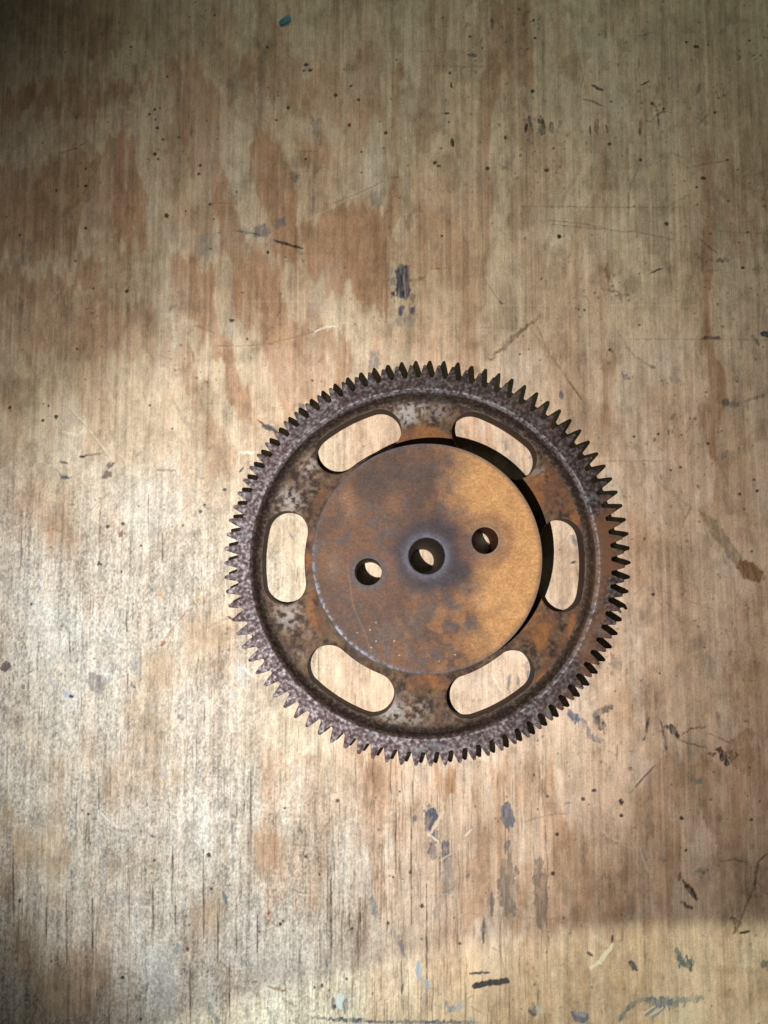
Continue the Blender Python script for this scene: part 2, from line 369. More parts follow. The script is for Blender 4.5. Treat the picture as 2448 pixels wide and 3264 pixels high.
ST = [  # strokes: frame, points, width, colour, alpha, texture, taper
 ('A',[(1008,995),(1080,1005),(1120,1015)],11,BLG,.8,.4,.6),('A',[(1183,1037),(1240,1055),(1310,1075)],12,BLACK,.85,.25,.6),
 ('A',[(1284,655),(1375,653)],6,RUST,.5,.3,.3),('A',[(910,878),(1020,875)],5,BRN,.55,.3,.5),('A',[(260,660),(330,640),(375,610)],7,(.12,.12,.09),.6,.4,.6),
 ('A',[(410,740),(350,860),(250,940),(200,1050)],16,SHB,.45,.5,.6),('A',[(825,540),(828,600)],12,BRB,.5,.4,.6),
 ('B',[(0,1010),(60,1080)],1,PALE,.3,.3,.3),
 ('A',[(1270,975),(1400,915),(1480,870),(1659,790)],9,PALE,.55,.5,.7),('A',[(1430,880),(1540,840),(1659,780)],4,GRY,.5,.4,.7),
 ('B',[(0,1000),(20,760),(60,765)],1,BRN,.1,.1,.1),('B',[(20,770),(66,764)],9,BRN,.55,.3,.3),
 ('B',[(540,910),(500,960),(455,1010)],20,PALE,.45,.4,.4),('B',[(360,240),(395,240)],16,(.08,.085,.07),.8,.4,.4),('B',[(290,355),(290,375),(300,380)],8,BRB,.8,.3,.2),
 ('B',[(293,600),(297,630)],14,BRB,.85,.2,.3),('B',[(265,489),(280,489)],9,BLACK,.85,.1,.2),('B',[(465,80),(467,125)],14,(.04,.03,.02),.8,.3,.6),
 ('B',[(614,540),(613,565)],16,BLACK,.85,.2,.3),('B',[(628,500),(632,530),(645,575)],12,(.05,.05,.045),.7,.35,.4),('B',[(678,515),(685,570)],30,(.035,.037,.035),.85,.35,.3),
 ('B',[(725,535),(724,565)],22,(.10,.09,.075),.75,.3,.3),('B',[(765,520),(758,545)],16,GRY,.45,.4,.3),('B',[(919,515),(919,580)],18,(.07,.06,.05),.75,.4,.5),
 ('B',[(891,545),(891,575)],8,BRB,.8,.2,.3),('B',[(960,540),(968,570)],9,BRB,.75,.3,.3),('B',[(900,370),(945,390)],14,(.04,.04,.035),.8,.2,.5),
 ('B',[(860,425),(910,440),(945,458)],8,(.06,.055,.045),.7,.4,.5),('B',[(690,430),(690,450)],22,SHB,.5,.4,.3),('B',[(1108,520),(1106,590)],13,(.08,.06,.045),.65,.4,.6),
 ('B',[(1160,515),(1185,490),(1215,480)],10,(.10,.08,.06),.6,.4,.4),('B',[(1185,490),(1185,555)],8,(.08,.07,.055),.65,.3,.5),('B',[(1110,368),(1145,350)],7,(.05,.045,.04),.8,.2,.3),
 ('B',[(955,95),(958,165)],9,(.10,.10,.08),.6,.3,.5),('B',[(1100,155),(1165,140)],9,(.12,.11,.08),.5,.3,.4),('B',[(1077,75),(1075,100)],9,(.08,.07,.05),.6,.3,.3),
 ('B',[(1370,360),(1350,410)],13,SHB,.6,.4,.4),('B',[(1340,505),(1410,540)],9,SHB,.55,.5,.4),('B',[(1360,540),(1400,490)],8,SHB,.55,.5,.4),
 ('B',[(945,740),(950,860),(955,1000)],9,RUST,.35,.5,.5),('B',[(615,600),(616,980)],6,BRN,.35,.5,.3),('B',[(645,600),(650,850)],6,BRN,.3,.5,.3),('B',[(700,680),(704,1000)],5,BRN,.3,.5,.3),
 ('B',[(1110,640),(1100,720),(1060,820),(1055,950)],9,(.12,.10,.08),.45,.6,.3),('B',[(845,250),(860,340),(850,380)],8,BRN,.4,.5,.4),('B',[(1100,250),(1102,290)],8,BRB,.4,.5,.4),
 ('B',[(590,891),(1300,897)],4,(.14,.10,.07),.5,.75,.1),('B',[(0,220),(450,222)],3,GRY,.3,.5,.1),('B',[(170,283),(780,290)],3,(.2,.12,.08),.35,.5,.1),
 ('B',[(710,950),(880,968),(1000,998),(1080,1000),(1300,1045)],4,(.13,.10,.08),.6,.55,.2),('B',[(720,968),(940,990)],4,(.10,.08,.07),.6,.5,.3),('B',[(1300,1045),(1298,1106)],5,BRN,.4,.3,.2),
 ('B',[(1080,1010),(1160,1020)],4,PALE,.6,.4,.3),('B',[(1225,890),(1320,840)],12,GRY,.35,.5,.4),('B',[(1330,720),(1490,690)],8,SHB,.45,.4,.4),('B',[(1360,1030),(1440,1095)],6,(.08,.06,.05),.6,.4,.2),
 ('B',[(1550,770),(1610,720)],9,SHB,.4,.5,.4),('B',[(1240,655),(1290,680)],7,BRN,.5,.3,.3),('B',[(500,710),(555,735)],10,GRY,.5,.6,.3),
 ('C',[(930,545),(1130,545),(1300,500),(1370,480)],6,(.22,.11,.06),.5,.5,.3),('C',[(1360,485),(1400,465),(1460,457)],9,(.85,.80,.68),.8,.3,.5),
 ('C',[(1000,352),(1600,355)],3,PALE,.4,.5,.3),('C',[(940,555),(1200,545)],4,PALE,.4,.5,.3),
 ('C',[(273,792),(360,880),(490,1045)],9,(.80,.72,.56),.7,.4,.5),('C',[(280,800),(368,893),(490,1055)],4,(.22,.15,.10),.6,.4,.5),
 ('C',[(270,915),(340,932),(365,905)],8,(.82,.77,.64),.75,.4,.3),('C',[(285,650),(310,725)],10,GRY,.45,.5,.5),('C',[(345,1023),(440,1010)],7,BRB,.7,.3,.5),
 ('C',[(345,1023),(362,1024)],10,BLACK,.8,.1,.3),('C',[(260,1048),(290,1052)],10,(.10,.10,.12),.8,.2,.4),('C',[(750,790),(810,880),(850,960)],20,(.26,.20,.17),.35,.5,.4),
 ('C',[(680,1080),(760,1085)],9,(.12,.12,.11),.6,.4,.4),('C',[(1035,1005),(1100,1008)],11,(.85,.82,.72),.75,.3,.4),('C',[(1035,1090),(1050,1072)],9,(.08,.07,.06),.8,.2,.3),
 ('C',[(1112,864),(1140,885)],7,BRB,.7,.1,.8),('C',[(840,455),(930,490)],6,BRN,.5,.4,.4),('C',[(830,570),(838,610)],10,(.15,.08,.06),.5,.4,.4),('C',[(1300,400),(1300,480)],3,BRN,.3,.3,.3),
 ('C',[(100,100),(140,110)],40,(.16,.17,.18),.35,.5,.3),('C',[(85,180),(125,175)],46,(.20,.21,.22),.4,.4,.3),('C',[(770,310),(800,325)],20,(.22,.24,.25),.5,.3,.3),('C',[(735,380),(760,370)],20,(.25,.22,.22),.5,.3,.3),
 ('D',[(458,605),(530,540),(590,485),(672,420)],19,(.18,.125,.08),.75,.45,.5),('D',[(500,545),(560,500),(660,440)],5,(.20,.14,.10),.5,.3,.3),
 ('D',[(615,440),(680,540),(720,620)],8,(.30,.17,.11),.4,.5,.4),('D',[(665,460),(700,560),(760,640),(855,778)],10,(.28,.17,.11),.5,.4,.5),('D',[(800,700),(855,778)],5,BRB,.6,.2,.5),
 ('D',[(765,750),(768,770)],18,(.11,.115,.15),.8,.2,.3),('D',[(1020,500),(1080,590),(1170,640)],8,(.15,.14,.14),.5,.6,.3),('D',[(1140,625),(1170,640)],13,(.16,.16,.17),.75,.3,.4),
 ('D',[(1030,670),(1055,685)],20,(.12,.12,.15),.8,.4,.3),('D',[(1240,680),(1290,700)],26,(.24,.22,.19),.5,.5,.3),('D',[(1462,790),(1528,797)],26,(.09,.095,.09),.7,.35,.2),
 ('D',[(1380,510),(1450,513)],16,BRB,.75,.3,.2),('D',[(1040,515),(1659,520)],4,(.2,.13,.09),.45,.5,.1),('D',[(1560,785),(1640,760)],14,(.14,.11,.07),.55,.3,.4),('D',[(1525,680),(1525,700)],14,(.13,.12,.09),.7,.3,.3),
 ('D',[(1640,490),(1659,500)],30,(.04,.05,.07),.8,.2,.2),('D',[(1590,500),(1620,540)],14,(.1,.09,.08),.6,.4,.4),('D',[(1460,1030),(1480,1000)],20,(.10,.11,.10),.65,.3,.4),('D',[(1240,860),(1260,840)],13,(.16,.15,.13),.6,.3,.4),
 ('D',[(1155,228),(1205,210)],9,(.05,.05,.06),.8,.2,.6),('D',[(1440,180),(1495,170)],18,(.10,.085,.07),.6,.5,.4),('D',[(965,190),(970,265)],22,RUST,.6,.45,.5),('D',[(940,300),(1010,310)],14,(.12,.08,.06),.55,.5,.3),
 ('D',[(1000,330),(1060,325)],10,(.09,.075,.08),.55,.5,.3),('D',[(870,330),(880,340)],16,(.22,.12,.08),.45,.4,.3),('D',[(430,250),(500,355),(505,362)],5,GRY,.6,.4,.3),('D',[(500,355),(510,362)],8,(.08,.09,.11),.8,.1,.2),
 ('D',[(200,212),(290,208)],6,BRN,.6,.4,.4),('D',[(110,265),(180,248)],13,(.16,.11,.05),.55,.4,.3),('D',[(125,320),(126,345)],22,(.13,.11,.05),.6,.4,.3),('D',[(400,370),(1400,370)],4,PALE,.4,.4,.2),
 ('D',[(420,466),(600,470)],5,GRY,.4,.6,.2),('D',[(100,372),(140,374)],6,PALE,.6,.3,.3),('D',[(960,1043),(1240,1043)],5,(.28,.16,.10),.5,.5,.2),('D',[(1220,890),(1240,960)],12,GRY,.4,.6,.4),
 ('D',[(1380,0),(1440,50),(1659,60)],4,(.15,.11,.08),.4,.5,.2),('D',[(1385,220),(1435,222)],12,(.14,.11,.08),.5,.4,.3),
 ('D',[(520,930),(528,990)],22,(.17,.15,.14),.55,.5,.4),('D',[(475,980),(480,1000)],14,(.3,.2,.15),.4,.4,.3),
 ('E',[(390,170),(480,90)],8,(.30,.17,.08),.45,.4,.5),('E',[(180,262),(240,250),(310,290)],12,(.32,.20,.10),.5,.3,.5),('E',[(95,330),(85,380)],20,(.20,.21,.24),.55,.4,.4),
 ('E',[(765,185),(850,120)],6,GRY,.5,.5,.4),('E',[(880,150),(930,185)],6,(.16,.15,.15),.6,.5,.4),('E',[(690,760),(740,690),(810,600)],8,(.34,.15,.07),.65,.3,.5),('E',[(700,755),(712,740)],11,(.30,.10,.05),.7,.1,.3),
 ('E',[(850,700),(1000,630)],6,GRY,.4,.6,.3),('E',[(985,630),(1003,642)],7,BLACK,.8,.1,.3),('E',[(525,265),(518,285)],15,(.20,.11,.10),.75,.2,.3),('E',[(210,905),(250,930)],18,PBL,.55,.4,.4),
 ('E',[(275,960),(310,975)],17,(.42,.50,.60),.85,.1,.3),('E',[(303,974),(312,976)],12,(.04,.03,.04),.9,.1,.1),('E',[(1000,950),(1010,985)],26,PBL,.6,.4,.4),('E',[(1030,840),(1050,920)],40,(.55,.60,.64),.5,.5,.5),
 ('E',[(1050,850),(1090,890)],8,(.80,.82,.84),.7,.3,.4),('E',[(575,800),(595,880)],36,(.28,.32,.37),.45,.5,.5),('E',[(60,790),(100,800)],26,(.24,.26,.29),.5,.4,.4),('E',[(770,1060),(790,1070)],18,(.10,.10,.13),.7,.3,.3),
 ('E',[(640,1000),(655,1010)],22,(.35,.38,.40),.5,.4,.3),('E',[(565,930),(580,938)],16,(.08,.075,.07),.7,.4,.3),('E',[(480,860),(500,840)],18,(.20,.13,.12),.5,.4,.3),('E',[(1245,265),(1270,300)],6,(.20,.16,.20),.7,.2,.7),
 ('E',[(690,490),(690,560)],30,(.60,.38,.13),.35,.4,.4),('E',[(850,540),(860,560)],60,(.58,.36,.16),.4,.5,.4),('E',[(1215,180),(1230,300)],5,(.45,.30,.25),.4,.3,.3),
 ('F',[(810,290),(825,310)],24,(.15,.16,.17),.7,.5,.3),('F',[(808,400),(828,393)],9,(.04,.04,.06),.85,.1,.4),('F',[(825,395),(838,392)],10,(.2,.2,.22),.5,.3,.3),('F',[(800,270),(750,330)],6,(.35,.22,.15),.5,.3,.4),
 ('F',[(778,290),(775,480)],7,(.40,.25,.18),.4,.4,.5),('F',[(545,880),(535,940)],14,(.13,.125,.14),.7,.5,.4),('F',[(575,880),(590,960)],12,(.16,.14,.13),.6,.6,.4),('F',[(623,870),(626,900)],17,(.20,.20,.24),.75,.2,.3),
 ('F',[(465,880),(510,960)],7,(.82,.74,.58),.7,.3,.5),('F',[(1250,90),(1300,200),(1290,220)],14,(.22,.18,.14),.4,.5,.4),('F',[(1200,60),(1340,170)],14,(.25,.20,.15),.35,.6,.3),
 ('F',[(1330,150),(1290,230)],8,(.2,.15,.11),.45,.5,.4),('F',[(1160,540),(1260,640)],4,(.25,.17,.12),.4,.5,.3),('F',[(1200,520),(1420,600)],4,(.25,.17,.12),.45,.5,.3),('F',[(1320,600),(1325,650)],6,PALE,.5,.3,.4),
 ('F',[(980,790),(1010,850)],24,(.14,.12,.11),.6,.65,.4),('F',[(920,840),(940,830)],12,(.10,.085,.09),.6,.4,.3),('F',[(1020,800),(1025,840)],14,(.2,.16,.14),.5,.6,.3),
 ('F',[(1650,460),(1640,470)],10,BRN,.5,.3,.3),('F',[(1400,720),(1440,740)],20,(.26,.23,.19),.4,.6,.4),('F',[(1200,190),(1250,240)],30,(.27,.24,.20),.3,.6,.4),
 ('G',[(425,185),(470,230),(530,275)],6,(.80,.78,.70),.7,.3,.3),('G',[(470,265),(555,275)],14,(.20,.19,.20),.65,.5,.3),('G',[(650,290),(670,298)],11,(.14,.14,.18),.8,.3,.3),
 ('G',[(960,530),(980,590)],14,(.16,.18,.20),.8,.2,.5),('G',[(1410,70),(1460,115)],17,(.30,.18,.07),.7,.3,.7),('G',[(1265,525),(1330,553)],6,GRY,.6,.2,.5),('G',[(1290,545),(1335,553)],4,(.85,.8,.7),.6,.2,.4),
 ('G',[(925,825),(990,865)],7,(.30,.24,.18),.6,.3,.4),('G',[(1090,925),(1110,925)],7,BRN,.7,.1,.3),('G',[(1155,944),(1240,968)],10,(.26,.15,.07),.75,.3,.5),('G',[(770,770),(775,800)],40,(.25,.26,.28),.55,.3,.4),
 ('G',[(700,25),(715,28)],22,(.36,.42,.50),.7,.3,.3),('G',[(1470,1000),(1460,1060)],12,(.10,.14,.2),.7,.3,.5),('G',[(1475,965),(1465,1045)],30,(.50,.56,.58),.9,.15,.8),('G',[(1440,1000),(1440,1040)],20,(.06,.07,.10),.8,.3,.4),
 ('G',[(1490,1000),(1490,1055)],17,(.06,.08,.12),.8,.3,.4),('G',[(1345,1077),(1420,1084),(1659,1098)],15,(.05,.07,.11),.85,.3,.7),('G',[(1605,560),(1625,650)],24,(.16,.17,.20),.65,.4,.5),
 ('G',[(1412,810),(1410,910)],12,(.14,.15,.18),.65,.4,.5),('G',[(950,10),(960,30)],1,GRY,.1,.1,.1),('G',[(845,210),(820,280),(830,420)],55,(.24,.19,.12),.45,.5,.6),('G',[(1000,180),(1010,440)],14,(.22,.21,.24),.55,.5,.4),
 ('G',[(900,1040),(940,1100)],34,(.12,.14,.17),.6,.5,.4),('G',[(710,800),(720,1000),(700,1106)],90,(.36,.38,.39),.4,.5,.4),('G',[(20,100),(25,200)],30,(.28,.21,.12),.6,.5,.3),('G',[(0,530),(30,560)],40,(.28,.17,.10),.6,.5,.4),
 ('G',[(470,410),(540,440)],40,(.30,.24,.18),.35,.6,.4),('G',[(460,570),(620,580)],40,(.30,.30,.30),.4,.5,.4),('G',[(1080,200),(1075,360)],10,(.16,.12,.14),.5,.5,.4),('G',[(1445,330),(1442,440)],12,(.12,.11,.13),.6,.5,.4),
 ('G',[(1480,270),(1485,340)],12,(.22,.21,.25),.6,.5,.4),('G',[(1240,400),(1265,470)],14,(.2,.17,.17),.5,.6,.3),('G',[(1195,800),(1180,900)],60,(.62,.60,.55),.4,.5,.4),('G',[(1100,780),(1110,900)],40,(.62,.60,.55),.35,.5,.4),
 ('G',[(1610,300),(1620,480)],40,(.24,.17,.12),.5,.5,.4),('G',[(1130,640),(1210,690)],10,(.30,.10,.07),.4,.4,.4),
 ('H',[(530,140),(530,200),(537,270)],56,(.13,.13,.155),.85,.25,.9),('H',[(535,320),(530,350)],24,(.14,.13,.14),.7,.4,.4),('H',[(535,400),(540,620)],80,(.20,.165,.13),.75,.35,.3),
 ('H',[(668,400),(680,540),(675,690)],52,(.19,.15,.12),.7,.35,.5),('H',[(780,480),(830,640)],60,(.28,.20,.13),.4,.4,.5),('H',[(465,540),(467,640)],15,(.13,.11,.11),.7,.4,.4),('H',[(435,650),(428,740)],22,(.13,.12,.13),.65,.45,.6),
 ('H',[(200,170),(205,220),(190,270)],60,(.075,.08,.11),.85,.35,.6),('H',[(130,210),(136,228)],16,(.09,.09,.12),.8,.3,.3),('H',[(90,195),(94,205)],18,(.18,.18,.2),.6,.4,.3),('H',[(215,270),(218,310)],34,(.10,.105,.135),.8,.35,.4),
 ('H',[(210,330),(215,380)],36,(.085,.09,.12),.85,.3,.2),('H',[(262,335),(268,385)],42,(.11,.115,.135),.8,.35,.3),('H',[(270,420),(290,530)],60,(.21,.20,.19),.6,.5,.4),('H',[(230,580),(225,650)],30,(.24,.21,.19),.5,.5,.4),
 ('H',[(255,195),(195,290)],15,(.66,.50,.36),.85,.2,.3),('H',[(190,285),(235,318)],7,(.75,.64,.52),.8,.2,.2),('H',[(240,330),(240,380)],7,(.60,.50,.38),.6,.4,.3),('H',[(345,340),(210,420)],6,(.62,.48,.36),.6,.4,.3),
 ('H',[(205,545),(325,545)],6,(.5,.44,.36),.5,.4,.3),('H',[(350,295),(378,268)],6,(.78,.66,.52),.7,.2,.3),('H',[(1085,85),(1110,55),(1170,-10)],6,(.10,.065,.05),.75,.2,.4),('H',[(1062,110),(1088,82)],5,BRN,.6,.3,.4),
 ('H',[(1088,100),(1088,320)],8,(.30,.17,.09),.5,.5,.3),('H',[(612,232),(700,205),(800,195)],6,(.20,.14,.13),.6,.4,.4),('H',[(780,155),(810,150)],11,(.13,.11,.13),.75,.4,.3),('H',[(680,90),(712,125)],6,(.16,.11,.10),.6,.4,.3),
 ('H',[(740,110),(770,160)],60,(.55,.45,.36),.35,.5,.4),('H',[(940,290),(1000,325)],18,(.24,.19,.16),.5,.6,.3),('H',[(960,290),(1070,350)],5,(.70,.56,.42),.5,.4,.3),('H',[(1105,340),(1120,390),(1140,440)],12,(.62,.54,.45),.6,.4,.5),
 ('H',[(1115,360),(1135,400)],8,(.2,.16,.15),.6,.3,.4),('H',[(1345,452),(1390,448)],36,(.22,.21,.17),.6,.5,.3),('H',[(1378,455),(1383,460)],16,(.12,.14,.12),.75,.3,.2),
 ('H',[(1280,455),(1275,485)],14,(.28,.12,.04),.8,.2,.3),('H',[(1295,488),(1325,530),(1352,570)],20,(.06,.035,.02),.85,.35,.4),('H',[(1285,580),(1332,612)],14,(.05,.035,.03),.85,.35,.2),('H',[(1240,480),(1240,550)],22,(.26,.16,.07),.45,.5,.3),
 ('H',[(1500,650),(1530,670),(1515,715)],22,(.10,.055,.03),.75,.4,.3),('H',[(1659,370),(1615,410),(1600,520),(1560,600),(1545,650)],11,(.11,.085,.06),.7,.35,.4),('H',[(1450,405),(1520,395),(1590,418)],7,(.13,.10,.07),.65,.4,.4),
 ('H',[(1540,714),(1578,707)],11,(.02,.02,.02),.92,.1,.4),('H',[(987,725),(986,748)],9,(.02,.02,.02),.92,.1,.3),('H',[(878,798),(900,808)],13,(.07,.07,.08),.88,.1,.5),('H',[(1066,840),(1088,872)],24,(.06,.065,.075),.88,.2,.3),
 ('H',[(1035,690),(1030,745),(1000,752)],5,BRN,.5,.3,.3),('H',[(990,765),(930,840),(890,865)],17,(.78,.70,.54),.75,.25,.4),('H',[(925,740),(960,760)],26,(.68,.60,.42),.5,.4,.3),
 ('H',[(1265,780),(1275,830),(1330,870)],18,(.08,.10,.10),.7,.4,.3),('H',[(1285,830),(1325,850)],44,(.12,.145,.14),.8,.5,.3),('H',[(1330,840),(1322,880)],9,(.04,.04,.05),.8,.3,.3),
 ('H',[(1640,850),(1659,860)],40,(.10,.10,.08),.7,.3,.3),('H',[(1360,870),(1620,875)],26,(.30,.22,.11),.3,.5,.3),('H',[(500,765),(500,800)],8,(.26,.19,.14),.5,.3,.4),('H',[(460,770),(490,790)],6,(.24,.19,.14),.5,.3,.4),
 ('H',[(370,888),(455,884)],10,(.06,.055,.07),.9,.15,.4),('H',[(392,941),(440,932),(500,925),(532,920)],24,(.016,.018,.026),.96,.06,.12),
 ('H',[(150,840),(152,920)],26,(.26,.33,.42),.75,.3,.6),('H',[(180,925),(185,950)],26,(.27,.32,.40),.7,.3,.3),('H',[(45,710),(60,740),(100,830)],16,(.19,.20,.23),.6,.5,.3),('H',[(210,950),(250,980)],7,(.2,.19,.18),.6,.3,.4),
 ('H',[(75,975),(82,935)],10,(.10,.07,.06),.8,.2,.5),('H',[(270,1030),(300,1040)],34,(.18,.21,.26),.7,.5,.3),('H',[(325,1015),(322,1050)],18,(.28,.36,.46),.75,.3,.4),('H',[(350,1000),(385,985)],8,(.22,.18,.13),.6,.4,.4),
 ('H',[(370,1030),(440,1070)],5,(.22,.18,.13),.5,.4,.4),('H',[(225,1020),(245,1040)],18,(.2,.24,.27),.5,.5,.3),('H',[(0,1098),(210,1100),(400,1098)],14,(.07,.09,.13),.8,.4,.3),('H',[(380,1090),(390,1106)],40,(.3,.32,.34),.5,.4,.3),
 ('H',[(645,1035),(645,1065)],36,(.11,.13,.14),.75,.4,.4),('H',[(665,1040),(685,1050)],24,(.50,.50,.42),.6,.3,.3),('H',[(630,1055),(650,1065)],16,(.04,.04,.05),.8,.3,.3),
 ('H',[(1020,1085),(1060,1030),(1110,1000),(1170,990)],20,(.10,.13,.16),.75,.35,.4),('H',[(1140,1005),(1200,1010),(1260,1020)],44,(.12,.15,.19),.8,.35,.5),('H',[(1230,1015),(1300,1000),(1385,995)],26,(.15,.19,.23),.7,.4,.6),
 ('H',[(1180,1030),(1130,1070)],9,(.16,.20,.25),.8,.2,.4),('H',[(1215,1035),(1160,1080)],8,(.18,.22,.27),.75,.2,.4),('H',[(1170,1030),(1125,1060)],5,(.62,.60,.48),.7,.2,.3),('H',[(1205,1035),(1150,1072)],5,(.64,.62,.50),.7,.2,.3),
 ('H',[(890,1020),(990,1023)],6,(.30,.24,.15),.45,.4,.4),('H',[(1005,900),(1050,980)],24,(.36,.24,.12),.4,.5,.5),('H',[(1330,1020),(1280,1090)],24,(.66,.62,.46),.45,.4,.4),('H',[(540,790),(860,800)],1,GRY,.1,.1,.1),
 ('H',[(350,630),(860,660)],6,(.24,.18,.13),.35,.5,.2),('H',[(1215,1010),(1230,1012)],1,GRY,.1,.1,.1),
]
BL = [
 ('A',[(1100,980),(1140,965),(1170,1000),(1140,1030),(1095,1015)],BLG,.6,.35,.5),('A',[(1195,945),(1230,940),(1240,970),(1190,985)],(.16,.165,.19),.7,.4,.5),
 ('A',[(1345,500),(1390,520),(1380,590),(1350,570)],(.16,.15,.13),.5,.4,.7),('A',[(1600,830),(1659,810),(1659,890),(1610,890)],(.20,.20,.18),.5,.7,.8),('A',[(1250,730),(1290,745),(1285,790),(1255,780)],(.14,.135,.13),.55,.6,.6),
 ('D',[(55,205),(75,175),(68,200),(85,220),(60,240)],(.12,.12,.13),.6,.5,.4),('D',[(50,225),(75,195),(110,195),(112,330),(95,345),(60,340),(50,300)],(.075,.085,.11),.9,.5,.5),
 ('D',[(18,255),(45,250),(48,280),(25,285)],(.13,.14,.15),.7,.4,.4),('D',[(30,310),(50,315),(45,335),(28,330)],(.05,.05,.07),.8,.2,.4),('D',[(55,380),(85,370),(82,420),(60,425)],(.10,.11,.14),.8,.5,.5),
 ('D',[(105,370),(140,372),(135,415),(110,412)],(.08,.085,.10),.8,.4,.5),('D',[(50,420),(135,420),(130,460),(55,458)],(.22,.21,.19),.5,.6,.5),
 ('D',[(1010,560),(1010,550),(1050,530)],GRY,.3,.5,.5),
 ('C',[(1120,875),(1160,885),(1195,905),(1205,930),(1175,915),(1145,905)],(.055,.065,.075),.9,.15,.35),('C',[(1590,620),(1600,560),(1640,590),(1640,650),(1600,650)],(.17,.18,.21),.6,.6,.8),
 ('C',[(1290,790),(1320,795),(1320,820),(1295,815)],(.10,.11,.13),.8,.3,.5),('C',[(1305,815),(1330,830),(1320,850)],(.02,.03,.04),.8,.2,.5),
 ('C',[(840,60),(920,80),(900,160),(850,140)],(.27,.27,.24),.5,.6,.8),
 ('E',[(252,0),(262,20),(318,28),(290,40),(260,38)],(.075,.085,.10),.9,.15,.3),('E',[(435,30),(445,5),(485,0),(480,25),(450,40)],(.15,.10,.09),.8,.3,.4),
 ('C',[(455,1060),(470,1045),(497,1048),(490,1065),(465,1075)],(.15,.10,.10),.85,.25,.3),('E',[(360,890),(410,875),(475,900),(440,960),(380,950)],(.16,.155,.165),.65,.45,.9),
 ('F',[(1360,170),(1420,200),(1520,330),(1545,380),(1600,420),(1560,460),(1500,390),(1400,250)],(.20,.155,.10),.6,.45,.6),('F',[(1540,385),(1600,400),(1643,440),(1625,490),(1590,480),(1545,460),(1525,420)],(.21,.105,.045),.85,.3,.35),
 ('F',[(790,1030),(840,1060),(850,1080),(810,1085)],(.12,.125,.155),.8,.4,.6),('F',[(900,1050),(960,1010),(985,1020),(950,1060),(930,1100),(905,1106)],(.11,.095,.09),.7,.5,.7),
 ('F',[(1330,800),(1400,790),(1440,830),(1430,900),(1350,880)],(.28,.235,.17),.45,.5,.8),
 ('H',[(808,1048),(885,1060),(887,1085),(860,1106),(820,1095)],(.11,.12,.18),.88,.2,.25),('H',[(815,1050),(880,1062),(870,1075),(830,1070)],(.35,.36,.38),.6,.4,.3),
]
for a in BL: blob(*a)
for a in ST: stroke(*a)
for p, w_, al in (([(62,215),(60,260)],9,.8),([(75,240),(78,330)],14,.85),([(98,200),(100,335)],10,.85),([(60,270),(58,330)],8,.7),([(38,315),(42,330)],10,.8),([(70,390),(72,415)],14,.7),([(122,385),(124,405)],18,.8),([(85,300),(84,340)],7,.9)):
    stroke('D', p, w_, (.035, .04, .055), al, .45, .5)
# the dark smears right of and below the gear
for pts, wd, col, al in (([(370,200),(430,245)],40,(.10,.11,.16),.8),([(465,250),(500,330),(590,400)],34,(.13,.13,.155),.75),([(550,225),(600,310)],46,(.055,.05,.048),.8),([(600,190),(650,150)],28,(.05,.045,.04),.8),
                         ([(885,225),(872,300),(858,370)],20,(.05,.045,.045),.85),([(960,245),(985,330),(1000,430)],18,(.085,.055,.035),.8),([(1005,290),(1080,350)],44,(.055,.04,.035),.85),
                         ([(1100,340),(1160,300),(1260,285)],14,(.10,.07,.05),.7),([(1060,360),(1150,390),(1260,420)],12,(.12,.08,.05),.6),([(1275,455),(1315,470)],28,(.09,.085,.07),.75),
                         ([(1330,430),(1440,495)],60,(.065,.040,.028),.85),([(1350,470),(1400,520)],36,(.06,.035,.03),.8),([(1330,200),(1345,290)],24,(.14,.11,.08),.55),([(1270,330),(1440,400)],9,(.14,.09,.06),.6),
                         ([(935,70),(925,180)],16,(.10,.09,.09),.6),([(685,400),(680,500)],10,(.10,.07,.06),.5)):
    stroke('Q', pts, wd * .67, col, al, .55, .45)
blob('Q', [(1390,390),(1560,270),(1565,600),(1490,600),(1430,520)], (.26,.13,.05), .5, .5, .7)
blob('Q', [(1180,620),(1230,620),(1230,655),(1190,655)], (.19,.22,.18), .7, .3, .4)
for f, (x, y), n, sx, sy in (('H',(1000,-30),30,120,50),('H',(330,-250),26,60,60),('D',(1280,900),26,70,90),('F',(1230,180),30,60,90),('F',(1000,830),22,40,40),('B',(700,700),30,90,80),('B',(1200,520),26,160,90),('H',(560,30),30,160,80),('D',(980,300),30,80,80),('B',(560,560),26,60,120),('F',(1560,700),24,60,120),('B',(380,150),26,30,110)):
    for j in range(n):
        p = fp(f, [(x + rng.normal() * sx, y + rng.normal() * sy)])[0]
        if rng.random() < .5: dot(p[0], p[1], rng.uniform(.2, .8), (GRY, SHB, BRB)[rng.integers(3)], rng.uniform(.25, .6))
        else: stroke('', [p, (p[0] + rng.normal() * .8, p[1] + rng.uniform(-3, 3))], rng.uniform(.4, 1.1), (GRY, SHB, BRB)[rng.integers(3)], rng.uniform(.25, .6), .4, .5, raw=True)
for i in range(5):                                    # hair scratches over the sheet
    x = rng.uniform(-220, 185); y = rng.uniform(-220, 300); L = rng.uniform(6, 30); an = rng.uniform(0, PI)
    c = ((.20, .14, .10), (.72, .66, .52))[rng.integers(2)]
    stroke('', [(x, y), (x + L * math.cos(an) * .5, y + L * math.sin(an) * .5 + rng.normal()), (x + L * math.cos(an), y + L * math.sin(an))], rng.uniform(.35, .7), c, rng.uniform(.2, .45), .5, .6, raw=True)
C = np.clip(C, .006, .9)

